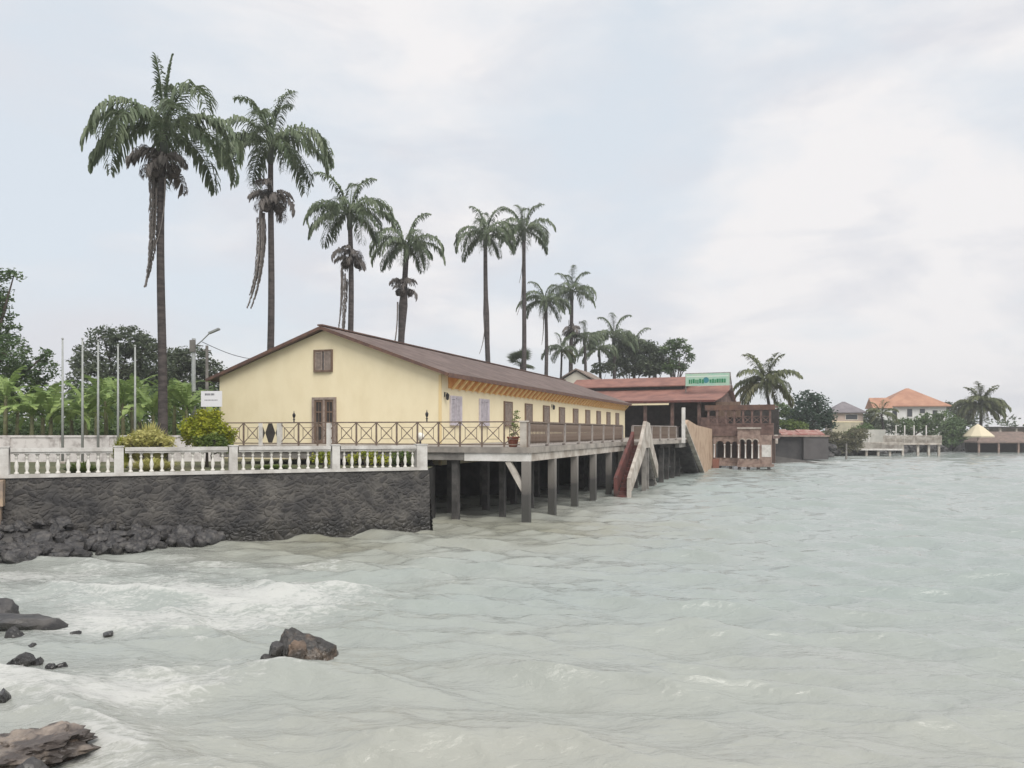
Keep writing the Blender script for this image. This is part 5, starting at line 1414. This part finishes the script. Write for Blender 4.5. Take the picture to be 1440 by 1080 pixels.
# white pier terrace
def white_pier():
    D = 119
    t = thing('white_pier', 'white balustraded pier terrace on pillars below the orange-roofed villa', 'pier', (X(1196, D), D, 0), R(-2))
    k = D / F
    def xx(px): return (px - 1196) * k
    zu, zl = Z(623, D), Z(632, D)
    MB().box(xx(1242), xx(1322), 0, 4, zu - 0.25, zu).build('upper_deck', M_conc, t)
    MB().box(xx(1196), xx(1262), -1.5, 2.5, zl - 0.1, zl + 0.12).build('lower_deck', M_white, t)
    ra = MB(); zt = Z(613, D)
    ra.bar((xx(1242), 0.05, zt), (xx(1322), 0.05, zt), 0.12, 0.14)
    for i in range(60): a = xx(1242) + (xx(1322) - xx(1242)) * i / 59; ra.box(a - 0.035, a + 0.035, 0.0, 0.1, zu, zt - 0.07)
    ra.build('upper_balustrade', M_conc, t)
    rb = MB(); zt = Z(622.5, D)
    rb.bar((xx(1196), -1.4, zt), (xx(1262), -1.4, zt), 0.12, 0.12)
    for i in range(45): a = xx(1196) + (xx(1262) - xx(1196)) * i / 44; rb.box(a - 0.035, a + 0.035, -1.45, -1.35, zl + .12, zt - 0.06)
    rb.build('lower_balustrade', M_conc, t)
    c0 = None
    for px, y in ((1214, -1.2), (1230, -1.2), (1246, -1.2), (1270, 0.3), (1291, 0.3), (1306, 0.3), (1320, 0.3)):
        zt = zl - 0.1 if y < 0 else zu - 0.25
        MB().box(xx(px) - 0.15, xx(px) + 0.15, y, y + 0.3, -1, zt - .002).build('pillar', M_conc, t)
    for px in (1225, 1263, 1275, 1288, 1305):
        MB().box(xx(px) - 0.07, xx(px) + 0.07, 0.9, 1.05, (zu if px > 1242 else zl), Z(598 if px > 1250 else 608, D)).build('lamp_post', M_white, t)
    MB().box(xx(1222), xx(1255), 2.6, 4.5, zl, Z(604, D)).build('kiosk', mat('kiosk_wall', (0.45, 0.44, 0.40), 0.8, (0.36, 0.36, 0.33), 1), t)
white_pier()
D = 103
tag(MB().tube([(0, 0, -1), (0.02, 0, Z(624, D))], [0.14, 0.11], 8).build('mooring_post', M_concdk, loc=(X(1190, D), D, 0)), 'lone mooring post standing in the water before the white pier', 'post')
# beige parasol
D = 131
t = thing('parasol', 'wide beige parasol beside the round-headed palm', 'parasol', (X(1375, D), D, 2.0))
zt, ze = Z(597, D) - 2, Z(613, D) - 2
MB().lathe([(2.3, ze - 0.2), (2.35, ze), (1.5, ze + 0.42 * (zt - ze)), (0.8, ze + (zt - ze) * 0.78), (0.05, zt + 0.1)], n=10).build('canopy', mat('beige_canvas', (0.62, 0.55, 0.40), 0.85), t)
MB().tube([(0, 0, 0), (0, 0, ze)], 0.08, 8).build('pole', M_woodgrey, t)
# brown shelters
D = 137
t = thing('shelter', 'brown thatched shelter low over the water at the right edge', 'shelter', (X(1415, D), D, 0), R(-3))
za, zb = Z(607, D), Z(621, D)
MB().add([(-5.2, -1, zb), (5.5, -1, zb), (3.4, 1.5, za), (-2.6, 1.5, za), (-5.2, 4, zb), (5.5, 4, zb), (-5.2, -1, zb - 0.25), (5.5, -1, zb - 0.25), (5.5, 4, zb - .25), (-5.2, 4, zb - .25)],
         [(0, 1, 2, 3), (3, 2, 5, 4), (0, 3, 4), (1, 5, 2), (0, 6, 7, 1), (1, 7, 8, 5), (6, 9, 8, 7), (4, 9, 6, 0)]).build('roof', mat('thatch', (0.22, 0.165, 0.14), 0.9, (0.16, 0.125, 0.11), 2), t)
for x in (-4.8, -1.6, 1.6, 4.9): MB().box(x - 0.14, x + 0.14, -0.8, -0.52, -1, zb - 0.255).build('post', M_pinkstone, t)
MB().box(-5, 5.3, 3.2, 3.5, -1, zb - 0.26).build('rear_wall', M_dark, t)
D = 152
t = thing('open_hall', 'flat-roofed open hall with pale columns at the far right edge', 'hall', (X(1404, D), D, 2.0), R(-3))
zz = Z(600, D) - 2
MB().box(0, 9.0, -0.5, 5, zz - 0.25, zz).build('roof', M_dark, t)
MB().box(0.3, 9, 4, 4.2, 0, zz - 0.26).build('rear_wall', M_woodgrey, t)
for x in (0.3, 3.2, 6.1, 8.5): MB().box(x - 0.18, x + 0.18, -0.2, 0.16, 0, zz - 0.252).build('column', M_conc, t)

# boulder bank on the far shore
r = random.Random(31)
pool = [rock_mesh(90 + i, 1, 0.8, 0.7, sub=2) for i in range(5)]
for me in pool: me.materials.append(M_rock)
n = 0
shore_pts = [(39, 107), (46, 118), (56, 127), (72, 142), (84, 150)]
for (x0, y0), (x1, y1), cnt in zip(shore_pts[:-1], shore_pts[1:], (16, 14, 22, 10)):
    for k in range(cnt):
        s = (k + r.random()) / cnt; sc = r.uniform(0.6, 1.3)
        place_rock(r.choice(pool), M_rock, (x0 + (x1 - x0) * s + r.uniform(-.3, 1.0), y0 + (y1 - y0) * s - r.uniform(0, 1.8), r.uniform(0.1, 1.3)), r.uniform(0, 6),
                   'dark boulder in the bank along the far shore', 'dark boulders along the far shore', sc=sc, tilt=r.uniform(-.5, .5))
# distant tree line behind everything, so that the plain is closed off
far = MB(); leaf_cloud(far, [(x, 210 + 8 * math.sin(x), 4.0, 4.5) for x in range(-160, 190, 7)], 9000, 0.7, 99)
o = far.build('far_wood', M_leafgrey, fix=False); o['kind'] = 'stuff'; o['label'] = 'far belt of trees behind the shore'

# haze: one even volume of damp sea air around the whole scene
hz_ = MB().box(-560, 560, -130, 640, -1.6, 34).build('haze', [])
hm = bpy.data.materials.new('haze_air'); hm.use_nodes = True
ht = hm.node_tree; ht.nodes.clear()
ho = ht.nodes.new('ShaderNodeOutputMaterial'); hv = ht.nodes.new('ShaderNodeVolumePrincipled')
hv.inputs['Color'].default_value = (0.93, 0.95, 0.97, 1); hv.inputs['Density'].default_value = 0.0007
ht.links.new(hv.outputs['Volume'], ho.inputs['Volume'])
hz_.data.materials.append(hm); hz_['kind'] = 'stuff'
